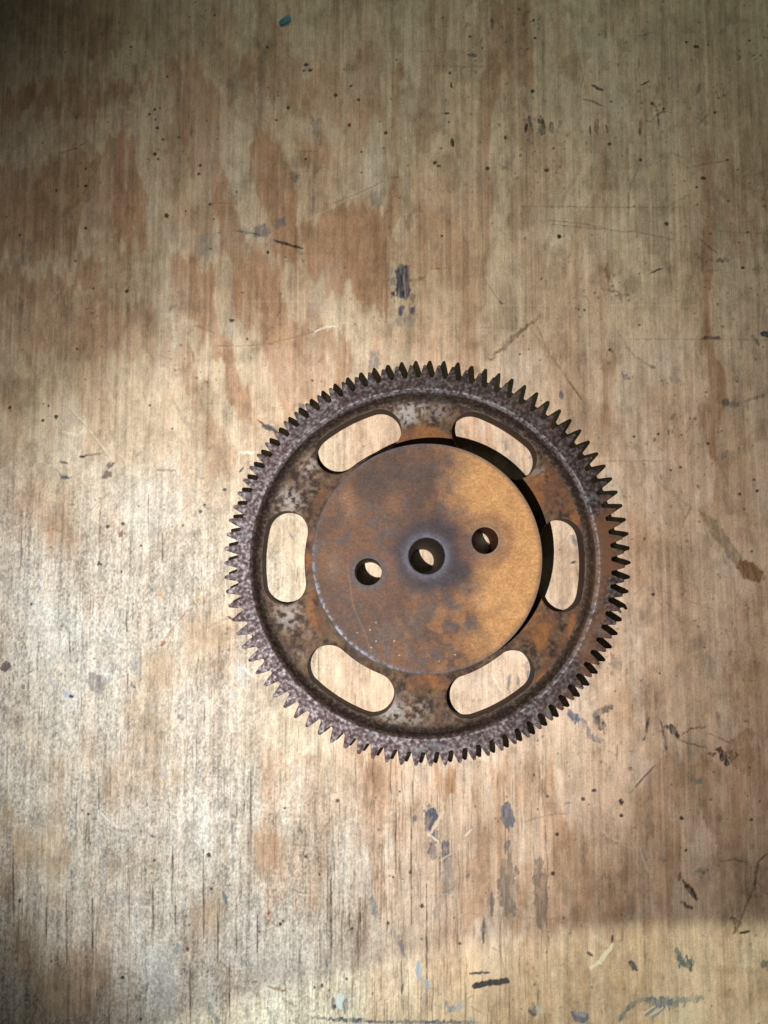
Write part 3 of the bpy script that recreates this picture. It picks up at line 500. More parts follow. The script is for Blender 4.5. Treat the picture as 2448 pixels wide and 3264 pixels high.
# the sheet itself: dense inside the seen part, a coarse border to its real edges
EX = np.concatenate([[-420, -330, -270], GX, [230, 300, 400]])
EY = np.concatenate([[-400, -320, -262], GY, [350, 430, 500]])
NX, NY = len(EX), len(EY)
XX, YY = np.meshgrid(EX, EY)
ii = np.clip(np.round((XX - gx0) / stp).astype(int), 0, nx - 1); jj = np.clip(np.round((YY - gy0) / stp).astype(int), 0, ny - 1)
CC = C[jj, ii]; HH = np.clip(height[jj, ii], -.5, .3) - 0.02
edge = (XX < -250) | (XX > 210) | (YY < -245) | (YY > 325)
HH[edge] = 0
co_ = np.stack([XX, YY, HH - .12], -1).reshape(-1, 3) * MM
me = bpy.data.meshes.new('bench_top')
a = (np.arange(NY - 1)[:, None] * NX + np.arange(NX - 1)[None, :]).ravel()
quads = np.stack([a, a + 1, a + 1 + NX, a + NX], 1)
ring = np.concatenate([np.arange(NX), np.arange(1, NY) * NX + NX - 1, (NY - 1) * NX + np.arange(NX - 2, -1, -1), np.arange(NY - 2, 0, -1) * NX])
nv = NX * NY
low = co_[ring].copy(); low[:, 2] = -1.8
allv = np.concatenate([co_, low])
m_ = len(ring); k = np.arange(m_); k2 = (k + 1) % m_
side = np.stack([ring[k2], ring[k], nv + k, nv + k2], 1)
faces = np.concatenate([quads, side])
me.vertices.add(len(allv)); me.vertices.foreach_set('co', allv.ravel())
me.loops.add(faces.size + m_); me.loops.foreach_set('vertex_index', np.concatenate([faces.ravel(), nv + k[::-1]]).astype(np.int32))
me.polygons.add(len(faces) + 1)
me.polygons.foreach_set('loop_start', np.concatenate([np.arange(len(faces)) * 4, [faces.size]]).astype(np.int32))
me.update(calc_edges=True)
me.polygons.foreach_set('use_smooth', np.ones(len(faces) + 1, bool))
ca = me.color_attributes.new('wood', 'FLOAT_COLOR', 'POINT')
cv = np.ones((len(allv), 4)); cv[:nv, :3] = CC.reshape(-1, 3); cv[nv:, :3] = (.42, .3, .18)
ca.data.foreach_set('color', cv.ravel())

m, nt, b = new_mat('worn_plywood')
att = N(nt, 'ShaderNodeAttribute', attribute_name='wood')
tc = N(nt, 'ShaderNodeTexCoord')
mp = N(nt, 'ShaderNodeMapping'); mp.inputs['Scale'].default_value = (17, 1.3, 1); lk(nt, tc.outputs['Object'], mp.inputs[0])
n1 = N(nt, 'ShaderNodeTexNoise', Scale=1.0, Detail=6.0, Roughness=.75); lk(nt, mp.outputs[0], n1.inputs['Vector'])
mp2 = N(nt, 'ShaderNodeMapping'); mp2.inputs['Scale'].default_value = (20, 13, 1); lk(nt, tc.outputs['Object'], mp2.inputs[0])
n2 = N(nt, 'ShaderNodeTexNoise', Scale=1.0, Detail=4.0, Roughness=.7); lk(nt, mp2.outputs[0], n2.inputs['Vector'])
g1 = ramp(nt, n1.outputs[0], [(.30, (.74, .71, .68)), (.45, (.98, .98, .98)), (.70, (1.12, 1.11, 1.10))])
g2 = ramp(nt, n2.outputs[0], [(.30, (.66, .62, .58)), (.45, (.98, .98, .98)), (.72, (1.18, 1.18, 1.18))])
c1 = mix(nt, 1.0, att.outputs['Color'], g1, 'MULTIPLY')
c2 = mix(nt, 1.0, c1, g2, 'MULTIPLY')
lk(nt, c2, b.inputs['Base Color'])
b.inputs['Roughness'].default_value = .62
b.inputs['Specular IOR Level'].default_value = .22
hsum = math_n(nt, 'ADD', n1.outputs[0], n2.outputs[0])
bp = N(nt, 'ShaderNodeBump', Strength=.55, Distance=.02); lk(nt, hsum, bp.inputs['Height']); lk(nt, bp.outputs[0], b.inputs['Normal'])
bench = linkmesh('bench_top', me, m)
bench['kind'] = 'structure'
bench['label'] = 'worn plywood bench top with grey smears, scratches and specks'

# ------------------------------------------------------------------ the gear
RIM_T, WEB_T, HUB_T = 17.94, 11.87, 36.55
R_TIP, R_ROOT, R_IN = 95.0, 88.6, 83.2
NT, PH = 87, 0.0086
HC = (0.365, 1.13); HB = (0.26, 1.81, 8.57, 6.15); HL = (-26.08, -5.29, 6.28); HR = (26.585, 8.78, 6.28)
SLOTS = [math.radians(31.6 + 60 * i) for i in range(6)]

gear = bpy.data.objects.new('gear_wheel', None)
gear.empty_display_size = 2
COL.objects.link(gear)
gear['label'] = 'large rusty steel gear wheel with six slots lying on the plywood'
gear['category'] = 'gear'

# --- rusty steel of the rim and the teeth: mottled brown-purple with grey bare spots
def steel_rim():
    m, nt, b = new_mat('rusty_rim_steel')
    tc = N(nt, 'ShaderNodeTexCoord'); tc.object = gear
    V = tc.outputs['Object']
    a = N(nt, 'ShaderNodeTexNoise', Scale=6.0, Detail=5.0, Roughness=.52); lk(nt, V, a.inputs['Vector'])
    a2 = N(nt, 'ShaderNodeTexNoise', Scale=1.1, Detail=4.0, Roughness=.6); lk(nt, V, a2.inputs['Vector'])
    a3 = N(nt, 'ShaderNodeTexNoise', Scale=.38, Detail=3.0, Roughness=.5); lk(nt, V, a3.inputs['Vector'])
    sx = N(nt, 'ShaderNodeSeparateXYZ'); lk(nt, V, sx.inputs[0])
    base = ramp(nt, a.outputs[0], [(.34, (.052, .030, .030)), (.45, (.088, .058, .060)), (.52, (.135, .102, .106)), (.60, (.185, .160, .168)), (.70, (.26, .245, .265))])
    dark = ramp(nt, a.outputs[0], [(.38, (.026, .015, .017)), (.50, (.052, .034, .033)), (.58, (.088, .070, .064)), (.70, (.15, .15, .14))])
    # sheen painted in: paler towards the lower left, darker brown on the right
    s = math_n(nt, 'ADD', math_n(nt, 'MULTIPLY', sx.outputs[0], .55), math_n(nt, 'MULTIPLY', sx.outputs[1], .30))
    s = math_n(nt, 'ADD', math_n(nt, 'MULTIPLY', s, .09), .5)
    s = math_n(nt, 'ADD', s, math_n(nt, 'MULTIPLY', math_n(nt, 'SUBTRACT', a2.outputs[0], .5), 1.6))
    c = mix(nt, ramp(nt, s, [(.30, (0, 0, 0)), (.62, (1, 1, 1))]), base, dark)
    blue = ramp(nt, a2.outputs[0], [(.58, (0, 0, 0)), (.68, (.5, .5, .5))])
    c = mix(nt, blue, c, (.17, .195, .21))
    org = math_n(nt, 'MULTIPLY', ramp(nt, a3.outputs[0], [(.52, (0, 0, 0)), (.64, (.75, .75, .75))]), ramp(nt, math_n(nt, 'MULTIPLY', sx.outputs[0], .1), [(.35, (0, 0, 0)), (.8, (1, 1, 1))]))
    c = mix(nt, org, c, (.16, .075, .035))
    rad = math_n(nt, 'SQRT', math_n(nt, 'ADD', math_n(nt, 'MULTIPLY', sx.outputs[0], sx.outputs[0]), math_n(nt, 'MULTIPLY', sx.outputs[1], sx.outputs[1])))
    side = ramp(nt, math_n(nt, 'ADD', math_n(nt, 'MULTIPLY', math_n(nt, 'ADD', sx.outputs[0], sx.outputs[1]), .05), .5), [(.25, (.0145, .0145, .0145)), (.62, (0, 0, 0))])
    wall = ramp(nt, math_n(nt, 'SUBTRACT', math_n(nt, 'MULTIPLY', rad, .1), side), [(.8070, (1, 1, 1)), (.8155, (0, 0, 0))])      # oily brown recess wall with shade painted in, wider on the lower left
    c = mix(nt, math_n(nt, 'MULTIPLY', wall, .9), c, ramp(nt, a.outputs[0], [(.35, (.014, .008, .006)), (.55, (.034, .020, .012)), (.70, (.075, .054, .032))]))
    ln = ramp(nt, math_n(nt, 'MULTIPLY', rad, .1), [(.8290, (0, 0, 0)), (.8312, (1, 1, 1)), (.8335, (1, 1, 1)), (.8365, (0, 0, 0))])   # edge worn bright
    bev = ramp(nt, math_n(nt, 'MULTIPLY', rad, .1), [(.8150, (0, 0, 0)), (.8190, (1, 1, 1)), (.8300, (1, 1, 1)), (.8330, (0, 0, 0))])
    bev = math_n(nt, 'MULTIPLY', math_n(nt, 'MULTIPLY', bev, math_n(nt, 'SUBTRACT', 1.0, wall)), ramp(nt, math_n(nt, 'ADD', math_n(nt, 'MULTIPLY', math_n(nt, 'ADD', sx.outputs[0], sx.outputs[1]), .05), .5), [(.2, (.05, .05, .05)), (.7, (.42, .42, .42))]))  # highlight painted on the bevel, stronger to the upper right
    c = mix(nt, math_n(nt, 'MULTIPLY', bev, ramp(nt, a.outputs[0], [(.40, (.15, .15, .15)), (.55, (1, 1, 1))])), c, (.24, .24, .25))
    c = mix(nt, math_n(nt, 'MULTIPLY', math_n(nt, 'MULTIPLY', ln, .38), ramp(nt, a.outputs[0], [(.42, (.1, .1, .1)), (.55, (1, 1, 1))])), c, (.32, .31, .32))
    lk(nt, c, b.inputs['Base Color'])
    lk(nt, ramp(nt, a.outputs[0], [(.35, (.72, .72, .72)), (.66, (.50, .50, .50))]), b.inputs['Roughness'])
    b.inputs['Specular IOR Level'].default_value = .2
    lk(nt, math_n(nt, 'MULTIPLY', math_n(nt, 'SUBTRACT', 1.0, wall), ramp(nt, a.outputs[0], [(.45, (.12, .12, .12)), (.68, (.4, .4, .4))])), b.inputs['Metallic'])
    bp = N(nt, 'ShaderNodeBump', Strength=.55, Distance=.035); lk(nt, a.outputs[0], bp.inputs['Height']); bp.inputs['Strength'].default_value = .14; lk(nt, bp.outputs[0], b.inputs['Normal'])
    return m
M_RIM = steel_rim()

def steel_attr(name, met, rough, bump, scale):
    m, nt, b = new_mat(name)
    at_ = N(nt, 'ShaderNodeAttribute', attribute_name='rust')
    tc = N(nt, 'ShaderNodeTexCoord'); tc.object = gear
    a = N(nt, 'ShaderNodeTexNoise', Scale=scale, Detail=5.0, Roughness=.65); lk(nt, tc.outputs['Object'], a.inputs['Vector'])
    c = mix(nt, 1.0, at_.outputs['Color'], ramp(nt, a.outputs[0], [(.3, (.72, .70, .70)), (.5, (1, 1, 1)), (.72, (1.3, 1.28, 1.26))]), 'MULTIPLY')
    lk(nt, c, b.inputs['Base Color'])
    b.inputs['Specular IOR Level'].default_value = .14
    lk(nt, math_n(nt, 'MULTIPLY', at_.outputs['Alpha'], met), b.inputs['Metallic'])
    lk(nt, math_n(nt, 'SUBTRACT', rough, math_n(nt, 'MULTIPLY', at_.outputs['Alpha'], .28)), b.inputs['Roughness'])
    bp = N(nt, 'ShaderNodeBump', Strength=.5, Distance=bump); lk(nt, a.outputs[0], bp.inputs['Height']); lk(nt, bp.outputs[0], b.inputs['Normal'])
    return m
M_WEB = steel_attr('rusty_web_steel', .85, .62, .03, 9.0)
M_HUB = steel_attr('heat_blued_hub_steel', .8, .60, .012, 12.0)

# --- rim: revolved profile, open where the teeth butt against it
def rim_mesh():
    prof = [(R_ROOT, .3), (R_ROOT, RIM_T - .25), (R_ROOT - .25, RIM_T)]
    prof += [(R_ROOT - .25 - (R_ROOT - .25 - R_IN) * t, RIM_T) for t in (.33, .66)]
    prof += [(R_IN, RIM_T), (R_IN - .45, RIM_T - .12), (R_IN - 1.1, RIM_T - .55), (R_IN - 1.75, RIM_T - 1.15), (R_IN - 2.0, RIM_T - 1.8), (R_IN - 2.35, RIM_T - 3.3), (R_IN - 2.9, RIM_T - 4.5), (R_IN - 3.7, RIM_T - 5.5), (R_IN - 4.4, WEB_T + .15), (R_IN - 4.9, WEB_T + .005), (R_IN - 4.9, .3)]
    n = 87 * 6
    V = []; F = []
    for i in range(n):
        th = PH + 2 * PI * i / n
        for r, z in prof:
            V.append((r * math.sin(th) * MM, r * math.cos(th) * MM, z * MM))
    k = len(prof)
    for i in range(n):
        j = (i + 1) % n
        for q in range(k - 1):
            F.append((i * k + q, i * k + q + 1, j * k + q + 1, j * k + q))
        F.append((i * k + k - 1, i * k, j * k, j * k + k - 1))
    me = bpy.data.meshes.new('rim')
    me.from_pydata(V, [], F); me.update()
    bm = bmesh.new(); bm.from_mesh(me); bmesh.ops.recalc_face_normals(bm, faces=bm.faces); bm.to_mesh(me); bm.free()
    for p in me.polygons: p.use_smooth = True
    return me
me_rim = rim_mesh()
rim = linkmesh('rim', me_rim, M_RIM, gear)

# --- one tooth, standing on a sixth-divided root arc; r along +Y at angle 0
def tooth_mesh(burr=False, k=(0, 0, 0)):
    hp = 2 * PI / NT / 2                                # half pitch
    def P(ang, r, z): return (r * math.sin(ang) * MM, r * math.cos(ang) * MM, z * MM)
    # flank half-angles by radius (degrees of arc in mm)
    flank = [(R_ROOT, hp * R_ROOT), (R_ROOT + .05, 2.62), (R_ROOT + .45, 2.34), (R_ROOT + 1.3, 2.10), (R_ROOT + 2.8, 1.72), (R_ROOT + 4.4, 1.26), (R_ROOT + 5.6, .86), (R_TIP - .35 - k[0], .72 + k[1]), (R_TIP - k[0], .42 + k[1])]
    out = [(-s / r, r) for r, s in flank] + [(k[2] / 95, R_TIP + .04 - k[0])] + [(s / r, r - (.18 * k[2] if r > 94 else 0)) for r, s in reversed(flank)]
    inset = []
    for i, (a, r) in enumerate(out):                   # small chamfer round the top edge
        if i in (0, len(out) - 1): inset.append((a, r - .0))
        else:
            s = a * r
            inset.append(((s - math.copysign(min(.22, abs(s)), s) if s else 0) / r, r - (.22 if r > R_ROOT + 5 else .10)))
    base = [(-hp + 2 * hp * i / 6, R_ROOT - .25) for i in range(7)]
    V = []; F = []
    nO = len(out)
    for a, r in out: V.append(P(a, r, .3))
    for a, r in out: V.append(P(a, r, RIM_T - .22))
    for i, (a, r) in enumerate(inset): V.append(P(a, max(r, R_ROOT), RIM_T))
    for a, r in base: V.append(P(a, r, RIM_T))
    for i in range(nO - 1):
        F.append((i, i + 1, nO + i + 1, nO + i))
        F.append((nO + i, nO + i + 1, 2 * nO + i + 1, 2 * nO + i))
    F.append(tuple(range(3 * nO, 3 * nO + 7)) + tuple(reversed(range(2 * nO, 3 * nO))))
    F.append(tuple(range(nO)))                          # underside
    me = bpy.data.meshes.new('tooth')
    me.from_pydata(V, [], F); me.update()
    bm = bmesh.new(); bm.from_mesh(me)
    if burr:
        vs_ = []
        for dx, dy, dz in ((-.5, -1.4, 0), (.7, -1.0, 0), (1.6, .5, -.2), (1.2, 1.1, -.4), (.1, .3, -.1)):
            a = dx / R_TIP
            vs_.append((bm.verts.new(P(a, R_TIP + dy, RIM_T + .05 + dz)), bm.verts.new(P(a, R_TIP + dy, RIM_T - 1.2 + dz))))
        bm.faces.new([v[0] for v in vs_]); bm.faces.new([v[1] for v in reversed(vs_)])
        for i in range(5):
            j = (i + 1) % 5
            bm.faces.new((vs_[j][0], vs_[i][0], vs_[i][1], vs_[j][1]))
    bmesh.ops.recalc_face_normals(bm, faces=bm.faces)
    bmesh.ops.triangulate(bm, faces=[f for f in bm.faces if len(f.verts) > 4])
    bm.to_mesh(me); bm.free()
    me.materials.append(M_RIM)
    return me
# the rim's outer 0.25 mm chamfer is covered by the teeth: drop those rim faces so that nothing overlaps
bm = bmesh.new(); bm.from_mesh(me_rim)
kill = [f for f in bm.faces if min(math.hypot(v.co.x, v.co.y) for v in f.verts) > (R_ROOT - .26) * MM and max(v.co.z for v in f.verts) > (RIM_T - .3) * MM]
bmesh.ops.delete(bm, geom=kill, context='FACES'); bm.to_mesh(me_rim); bm.free()
me_rim.set_sharp_from_angle(angle=math.radians(14))
VAR = [tooth_mesh(k=v) for v in ((0, 0, 0), (.22, .08, .3), (.05, -.06, -.2), (.40, .12, .5), (.12, .04, 0))]
me_burr = tooth_mesh(True)
rr = random.Random(4)
for i in range(NT):
    nick = (i == 25)
    o = bpy.data.objects.new('tooth', me_burr if nick else VAR[rr.choice((0, 0, 0, 1, 2, 2, 3, 4, 4))])
    o.parent = gear
    o.rotation_euler = (0, 0, -(PH + 2 * PI * i / NT))
    COL.objects.link(o)
    if nick: o['label'] = 'tooth with a bent burr of metal at its tip'

# --- plates with holes: constrained triangulation, one colour per vertex
def loop_circle(cx, cy, r, n): return [(cx + r * math.cos(2 * PI * i / n), cy + r * math.sin(2 * PI * i / n)) for i in range(n)]
def slot_loop(c, r0=57.0, r1=78.05, ha=math.radians(10.6)):
    """kidney slot along the web: straight ring arcs closed by round ends (angle measured clockwise from +Y)"""
    rm, h = (r0 + r1) / 2, (r1 - r0) / 2
    P = []
    for i in range(22): P.append((c - ha + 2 * ha * i / 21, r1))
    e = c + ha
    L = [(r * math.sin(a), r * math.cos(a)) for a, r in P]
    cx, cy = rm * math.sin(e), rm * math.cos(e)
    for i in range(1, 22):
        t = PI * i / 22
        d = (math.sin(e) * math.cos(t) + math.cos(e) * math.sin(t), math.cos(e) * math.cos(t) - math.sin(e) * math.sin(t))
        L.append((cx + h * d[0], cy + h * d[1]))
    for i in range(22):
        a = c + ha - 2 * ha * i / 21
        L.append((r0 * math.sin(a), r0 * math.cos(a)))
    e = c - ha
    cx, cy = rm * math.sin(e), rm * math.cos(e)
    for i in range(1, 22):
        t = PI * i / 22
        d = (-math.sin(e) * math.cos(t) + -math.cos(e) * math.sin(t) * 1, -math.cos(e) * math.cos(t) + math.sin(e) * math.sin(t))
        L.append((cx + h * d[0], cy + h * d[1]))
    return L
def plate(name, outer, holes, zf, colf, step, chamf, wallz, wallcol, mat, seed, inner_walls=None):
    """top face at zf(x,y), chamfered lips, walls down to wallz"""
    r = np.random.default_rng(seed)
    loops = [outer] + holes
    pts = []; edges = []
    for L in loops:
        s = len(pts); pts += [Vector(p) for p in L]
        edges += [(s + i, s + (i + 1) % len(L)) for i in range(len(L))]
    xs = [p[0] for p in outer]; ys = [p[1] for p in outer]
    gx = np.arange(min(xs), max(xs), step); gy = np.arange(min(ys), max(ys), step)
    A, B = np.meshgrid(gx, gy); A = A.ravel() + r.uniform(-.2, .2, A.size) * step; B = B.ravel() + r.uniform(-.2, .2, B.size) * step
    ok = inpoly(A, B, outer)
    for L in loops: ok &= segdist(A, B, list(L) + [L[0]])[0] > step * .55
    for L in holes: ok &= ~inpoly(A, B, L)
    pts += [Vector((x, y)) for x, y in zip(A[ok], B[ok])]
    V2, E2, F2, *_ = delaunay_2d_cdt(pts, edges, [], 0, 1e-5)
    vx = np.array([v.x for v in V2]); vy = np.array([v.y for v in V2])
    F2 = np.array([f for f in F2 if len(f) == 3])
    cx = vx[F2].mean(1); cy = vy[F2].mean(1)
    ok = inpoly(cx, cy, outer)
    for L in holes: ok &= ~inpoly(cx, cy, L)
    F2 = F2[ok]
    z = zf(vx, vy); col = colf(vx, vy)
    V = [(vx[i] * MM, vy[i] * MM, z[i] * MM) for i in range(len(vx))]
    F = [tuple(f) for f in F2.tolist()]
    cols = [tuple(c) for c in col.tolist()]
    for li, L in enumerate(loops):
        ch = chamf[li]; wz = wallz[li]
        if wz is None: continue
        P = np.array(L); Cc = P.mean(0)
        nxt = np.roll(P, -1, 0) - np.roll(P, 1, 0)
        nr = np.stack([nxt[:, 1], -nxt[:, 0]], 1); nr /= np.linalg.norm(nr, axis=1)[:, None]
        area = .5 * np.sum(P[:, 0] * np.roll(P[:, 1], -1) - np.roll(P[:, 0], -1) * P[:, 1])
        if area < 0: nr = -nr                            # nr points out of the loop
        sgn = 1 if li == 0 else -1
        zt = zf(P[:, 0], P[:, 1])
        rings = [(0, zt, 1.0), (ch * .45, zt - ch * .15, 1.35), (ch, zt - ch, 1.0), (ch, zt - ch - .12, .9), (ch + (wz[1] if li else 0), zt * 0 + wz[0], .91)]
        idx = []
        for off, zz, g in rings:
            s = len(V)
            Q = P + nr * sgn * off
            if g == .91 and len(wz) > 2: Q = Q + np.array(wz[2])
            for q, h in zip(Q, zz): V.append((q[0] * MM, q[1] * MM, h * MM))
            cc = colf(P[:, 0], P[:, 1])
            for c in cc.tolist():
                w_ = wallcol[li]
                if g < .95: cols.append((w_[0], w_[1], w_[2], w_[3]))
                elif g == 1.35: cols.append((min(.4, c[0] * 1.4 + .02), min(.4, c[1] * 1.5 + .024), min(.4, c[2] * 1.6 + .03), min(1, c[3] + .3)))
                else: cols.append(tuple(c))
            idx.append(s)
        n = len(L)
        for a, b_ in zip(idx[:-1], idx[1:]):
            for i in range(n):
                j = (i + 1) % n
                F.append((a + i, a + j, b_ + j, b_ + i))
    me = bpy.data.meshes.new(name); me.from_pydata(V, [], F); me.update()
    bm = bmesh.new(); bm.from_mesh(me)
    bmesh.ops.remove_doubles(bm, verts=bm.verts, dist=1e-4)
    bmesh.ops.recalc_face_normals(bm, faces=bm.faces)
    top = max(bm.faces, key=lambda f: f.calc_center_median().z)
    if top.normal.z < 0: bmesh.ops.reverse_faces(bm, faces=bm.faces)
    # colours survive by position lookup
    from mathutils.kdtree import KDTree
    bm.to_mesh(me); bm.free()
    kd = KDTree(len(V))
    for i, v in enumerate(V): kd.insert(v, i)
    kd.balance()
    at_ = me.color_attributes.new('rust', 'FLOAT_COLOR', 'POINT')
    at_.data.foreach_set('color', np.array([cols[kd.find(v.co)[1]] for v in me.vertices]).ravel())
    for p in me.polygons: p.use_smooth = abs(p.normal.z) > .9 or abs(p.normal.z) < .3
    return linkmesh(name, me, mat, gear)

def lerp(a, b, t): return a + (b - a) * t[..., None]
def cvec(*c): return np.array(c)
def web_col(x, y):
    r = np.hypot(x, y); th = np.degrees(np.arctan2(x, y)) % 360
    n1 = fbm(x / 7, y / 7, 201, 4); n2 = fbm(x / 1.7, y / 1.7, 211, 4, .6); n3 = fbm(x / 3.2, y / 3.2, 221, 4)
    c = lerp(cvec(.036, .019, .012), cvec(.110, .064, .038), sstep(.38, .60, n2 * .6 + n1 * .4))
    met = np.full(x.shape, .12)
    # purple-brown pits
    c = lerp(c, cvec(.050, .026, .026), sstep(.54, .66, n3) * .75)
    # grey bare metal: near slot corners, strongest on the left and at top
    bare = np.zeros_like(x)
    for a0, r0, s, k in ((-6, 74, 9, 1.), (-2, 76, 9, .8), (6, 74, 8, .6), (5, 67, 7, .45), (-50, 72, 7, .75), (-66, 72, 9, .9), (-58, 68, 10, .45), (-112, 70, 9, .8), (-122, 66, 8, .35), (-168, 73, 8, .95), (-176, 72, 10, .7), (168, 74, 9, .4), (52, 70, 7, .6), (66, 75, 7, .3), (112, 66, 6, .12), (130, 72, 6, .3), (-127, 74, 7, .4), (-172, 64, 6, .4)):
        t = math.radians(a0); d = np.hypot(x - r0 * math.sin(t), y - r0 * math.cos(t))
        bare = np.maximum(bare, k * np.exp(-(d / s) ** 2))
    bm_ = np.clip(bare * 1.5 - .28, 0, 1) * sstep(.42, .58, n2 + (bare - .5) * .14)
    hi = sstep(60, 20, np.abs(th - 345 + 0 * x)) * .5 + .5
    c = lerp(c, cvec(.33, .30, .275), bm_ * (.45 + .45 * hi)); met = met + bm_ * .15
    # yellowish dirt patches
    c = lerp(c, cvec(.15, .098, .052), sstep(.52, .62, fbm(x / 2.6, y / 2.6, 231, 3)) * .45 * (1 - bm_))
    # orange rust sheets
    org = np.zeros_like(x)
    for a0, r0, sa, sr, k in ((0, 60, 13, 7, .95), (62, 76, 12, 3.6, 1.), (74, 77, 8, 3, .9), (60, 66, 13, 10, .8), (118, 77, 9, 3.6, 1.), (131, 79, 8, 5, 1.), (120, 63, 13, 11, .75), (108, 60, 6, 5, .6), (180, 57.5, 12, 4.5, 1.), (172, 59, 9, 4, .7), (-118, 58, 12, 4, .95), (-60, 58, 14, 5, .55), (-90, 54.5, 20, 2.4, .7), (90, 80, 20, 2.5, .45)):
        da = (th - a0 + 180) % 360 - 180
        org = np.maximum(org, k * np.exp(-(da / sa) ** 2 - ((r - r0) / sr) ** 2))
    om = sstep(.32, .58, org + (n3 - .5) * .7)
    c = lerp(c, lerp(cvec(.125, .060, .034), cvec(.215, .090, .030), sstep(.45, .6, n1)), om * .85); met = met * (1 - om * .8)
    # darker green round the hub foot; grime with painted shade in the rim corner
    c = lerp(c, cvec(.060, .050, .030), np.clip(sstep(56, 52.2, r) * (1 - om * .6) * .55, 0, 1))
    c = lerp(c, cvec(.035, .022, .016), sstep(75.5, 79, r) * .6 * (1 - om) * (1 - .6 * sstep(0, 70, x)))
    c = c * (.85 + .45 * (n2 - .3))[..., None]
    return np.concatenate([np.clip(c, .01, .6), np.clip(met, 0, 1)[..., None]], -1)
def hub_col(x, y):
    n1 = fbm(x / 16, y / 16, 301, 4); n2 = fbm(x / 4.2, y / 4.2, 311, 5, .6); n3 = fbm(x / 1.0, y / .8, 321, 3)
    c = lerp(cvec(.078, .044, .030), cvec(.080, .057, .049), sstep(.42, .58, n1))
    met = np.full(x.shape, .10)
    sp = sstep(.48, .60, n2 * .65 + n1 * .35)
    c = lerp(c, cvec(.140, .064, .030), sp * .7); met = met - sp * .25
    # broad ochre sheet on the right half
    w1 = (fbm(x / 9, y / 9, 331, 4) - .5) * 22
    right = sstep(6, 27, x + w1 + (y - 8) * .12 - 6 * np.exp(-((y + 26) / 14) ** 2))
    c = lerp(c, cvec(.420, .222, .088), right * .88); met = met * (1 - right * .75)
    lo = sstep(.44, .64, fbm(x / 5, y / 6, 341, 4)) * sstep(-6, -24, y) * sstep(-25, 5, x)
    c = lerp(c, cvec(.250, .118, .045), lo * .5)
    for cx, cy, s, k in ((-36, 29, 3.5, .8), (-34, 23, 3.5, .7), (-15, 24, 4, .5), (-42, -2, 4, .5)):
        c = lerp(c, cvec(.20, .105, .06), k * np.exp(-(((x - cx) / s) ** 2 + ((y - cy) / (s * 1.4)) ** 2)))
    # slate patches near the top
    for cx, cy, sx, sy, k in ((-8, 40, 20, 11, .75), (-26, 36, 9, 7, .6), (14, 44, 8, 6, .6), (-33, -22, 14, 12, .45), (-5, 16, 22, 10, .35)):
        c = lerp(c, cvec(.058, .043, .040), k * .8 * np.exp(-(((x - cx) / sx) ** 2 + ((y - cy) / sy) ** 2)) * (1 - .3 * right))
    # heat-blued ring round the bore
    d = np.hypot((x - 3.2) / 1.22, y - HB[1]) + (fbm(x / 5, y / 5, 351, 3) - .5) * 5
    k = sstep(20.5, 12.5, d)
    c = lerp(c, cvec(.034, .027, .033), k * .93); met = met * (1 - k) + .12 * k
    d2 = np.hypot(x - HB[0], y - HB[1])
    k2 = np.exp(-((d2 - 8.6) / 2.3) ** 2)
    c = lerp(c, cvec(.115, .112, .145), k2 * .5); met = np.maximum(met, k2 * .2)
    for hx, hy, hr in (HL, HR):
        d3 = np.hypot(x - hx, y - hy)
        c = lerp(c, cvec(.12, .058, .036), np.exp(-((d3 - 10.5) / 3.2) ** 2) * .6)
        c = lerp(c, cvec(.070, .060, .062), np.exp(-((d3 - 7) / 1.6) ** 2) * (.85 if hx < 0 else .55))
    # worn edge
    rr_ = np.hypot(x - HC[0], y - HC[1]); e = sstep(49.6, 51.5, rr_)
    c = lerp(c, cvec(.085, .072, .072), e * .65)
    ll = e * sstep(10, -40, x) * sstep(20, -25, y) * sstep(.42, .55, fbm(x / 1.2, y / 1.2, 361, 2))
    c = lerp(c, cvec(.22, .24, .30), ll * .8); met = np.maximum(met, ll * .3)
    # pale glints at the lower left
    sp2 = (fbm(x / .55, y / .55, 371, 2) > .962 - .05 * sstep(-10, -35, y + x * .3)) & (y < -4) & (x < 30)
    c[sp2] = (.30, .28, .28); met[sp2] = .2
    # long scratch
    D, T = segdist(x, y, [(-35.5, -2), (-33, -20), (-27, -34), (-23.5, -46)])
    c = lerp(c, cvec(.17, .11, .08), sstep(.6, .1, D) * .4)
    c = c * (1 + (n3 - .5) * .55 + (fbm(x / 3.5, y / 3.5, 385, 3) - .5) * .3 + (fbm(x / 1.6, y / .45, 381, 2) - .5) * .2)[..., None]
    return np.concatenate([np.clip(c, .01, .65), np.clip(met, 0, 1)[..., None]], -1)

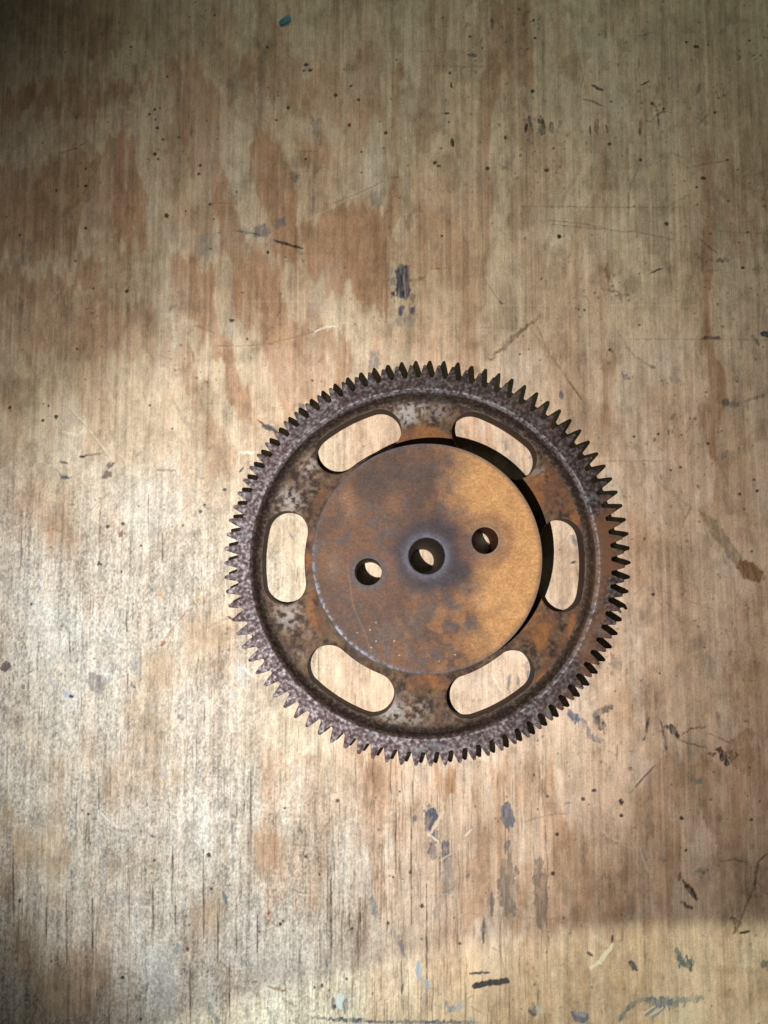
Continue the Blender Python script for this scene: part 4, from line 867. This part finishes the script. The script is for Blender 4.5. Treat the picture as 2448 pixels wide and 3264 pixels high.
R_WEB = R_IN - 4.9
web_out = loop_circle(0, 0, R_WEB + .012, 348)
hub_loop = loop_circle(HC[0], HC[1], 51.59, 240)
slots = [slot_loop(a) for a in SLOTS]
def web_z(x, y):
    r = np.hypot(x, y)
    z = WEB_T + (fbm(x / 4, y / 4, 401, 3) - .5) * .16 * sstep(78.2, 76, r)
    for a in SLOTS:                                    # lips of the slots slump a little
        pass
    return z
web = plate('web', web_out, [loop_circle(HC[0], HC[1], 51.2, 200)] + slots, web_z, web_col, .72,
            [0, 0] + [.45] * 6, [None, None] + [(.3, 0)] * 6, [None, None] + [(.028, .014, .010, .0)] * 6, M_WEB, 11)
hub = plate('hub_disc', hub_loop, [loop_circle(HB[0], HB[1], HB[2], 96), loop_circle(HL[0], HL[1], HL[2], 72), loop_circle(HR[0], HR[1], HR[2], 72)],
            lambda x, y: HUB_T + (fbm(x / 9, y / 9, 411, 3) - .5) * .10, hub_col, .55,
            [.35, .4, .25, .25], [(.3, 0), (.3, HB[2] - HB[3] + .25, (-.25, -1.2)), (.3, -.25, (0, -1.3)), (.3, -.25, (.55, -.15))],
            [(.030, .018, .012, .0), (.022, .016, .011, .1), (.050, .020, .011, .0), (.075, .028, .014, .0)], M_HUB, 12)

# ------------------------------------------------------------------ the blue flake near the far edge
def flake(name, pts, th, col, label):
    Q = [at(*p) for p in pts]
    c = np.mean(np.array(Q), 0)
    bm = bmesh.new()
    top = [bm.verts.new(((x - c[0]) * MM, (y - c[1]) * MM, (th + .25 * (i % 2)) * MM)) for i, (x, y) in enumerate(Q)]
    bot = [bm.verts.new(((x - c[0]) * MM, (y - c[1]) * MM, 0)) for x, y in Q]
    bm.faces.new(top); bm.faces.new(list(reversed(bot)))
    for i in range(len(Q)):
        j = (i + 1) % len(Q); bm.faces.new((top[j], top[i], bot[i], bot[j]))
    bmesh.ops.recalc_face_normals(bm, faces=bm.faces)
    bmesh.ops.bevel(bm, geom=[e for e in bm.edges], offset=.012, segments=1, affect='EDGES')
    me = bpy.data.meshes.new(name); bm.to_mesh(me); bm.free()
    m, nt, b = new_mat('blue_plastic')
    tc = N(nt, 'ShaderNodeTexCoord'); n = N(nt, 'ShaderNodeTexNoise', Scale=14.0, Detail=3.0); lk(nt, tc.outputs['Object'], n.inputs['Vector'])
    lk(nt, ramp(nt, n.outputs[0], [(.35, tuple(v * .7 for v in col)), (.65, tuple(v * 1.25 for v in col))]), b.inputs['Base Color'])
    b.inputs['Roughness'].default_value = .45
    o = linkmesh(name, me, m)
    o.location = (c[0] * MM, c[1] * MM, 0.012)
    o['label'] = label; o['category'] = 'plastic flake'
flake('plastic_flake', [(889, 72), (905, 60), (922, 51), (927, 62), (926, 72), (908, 80), (900, 86), (893, 82)], .7, (.010, .15, .24), 'tiny bright blue plastic flake on the plywood above the gear')
print('verts', len(allv))
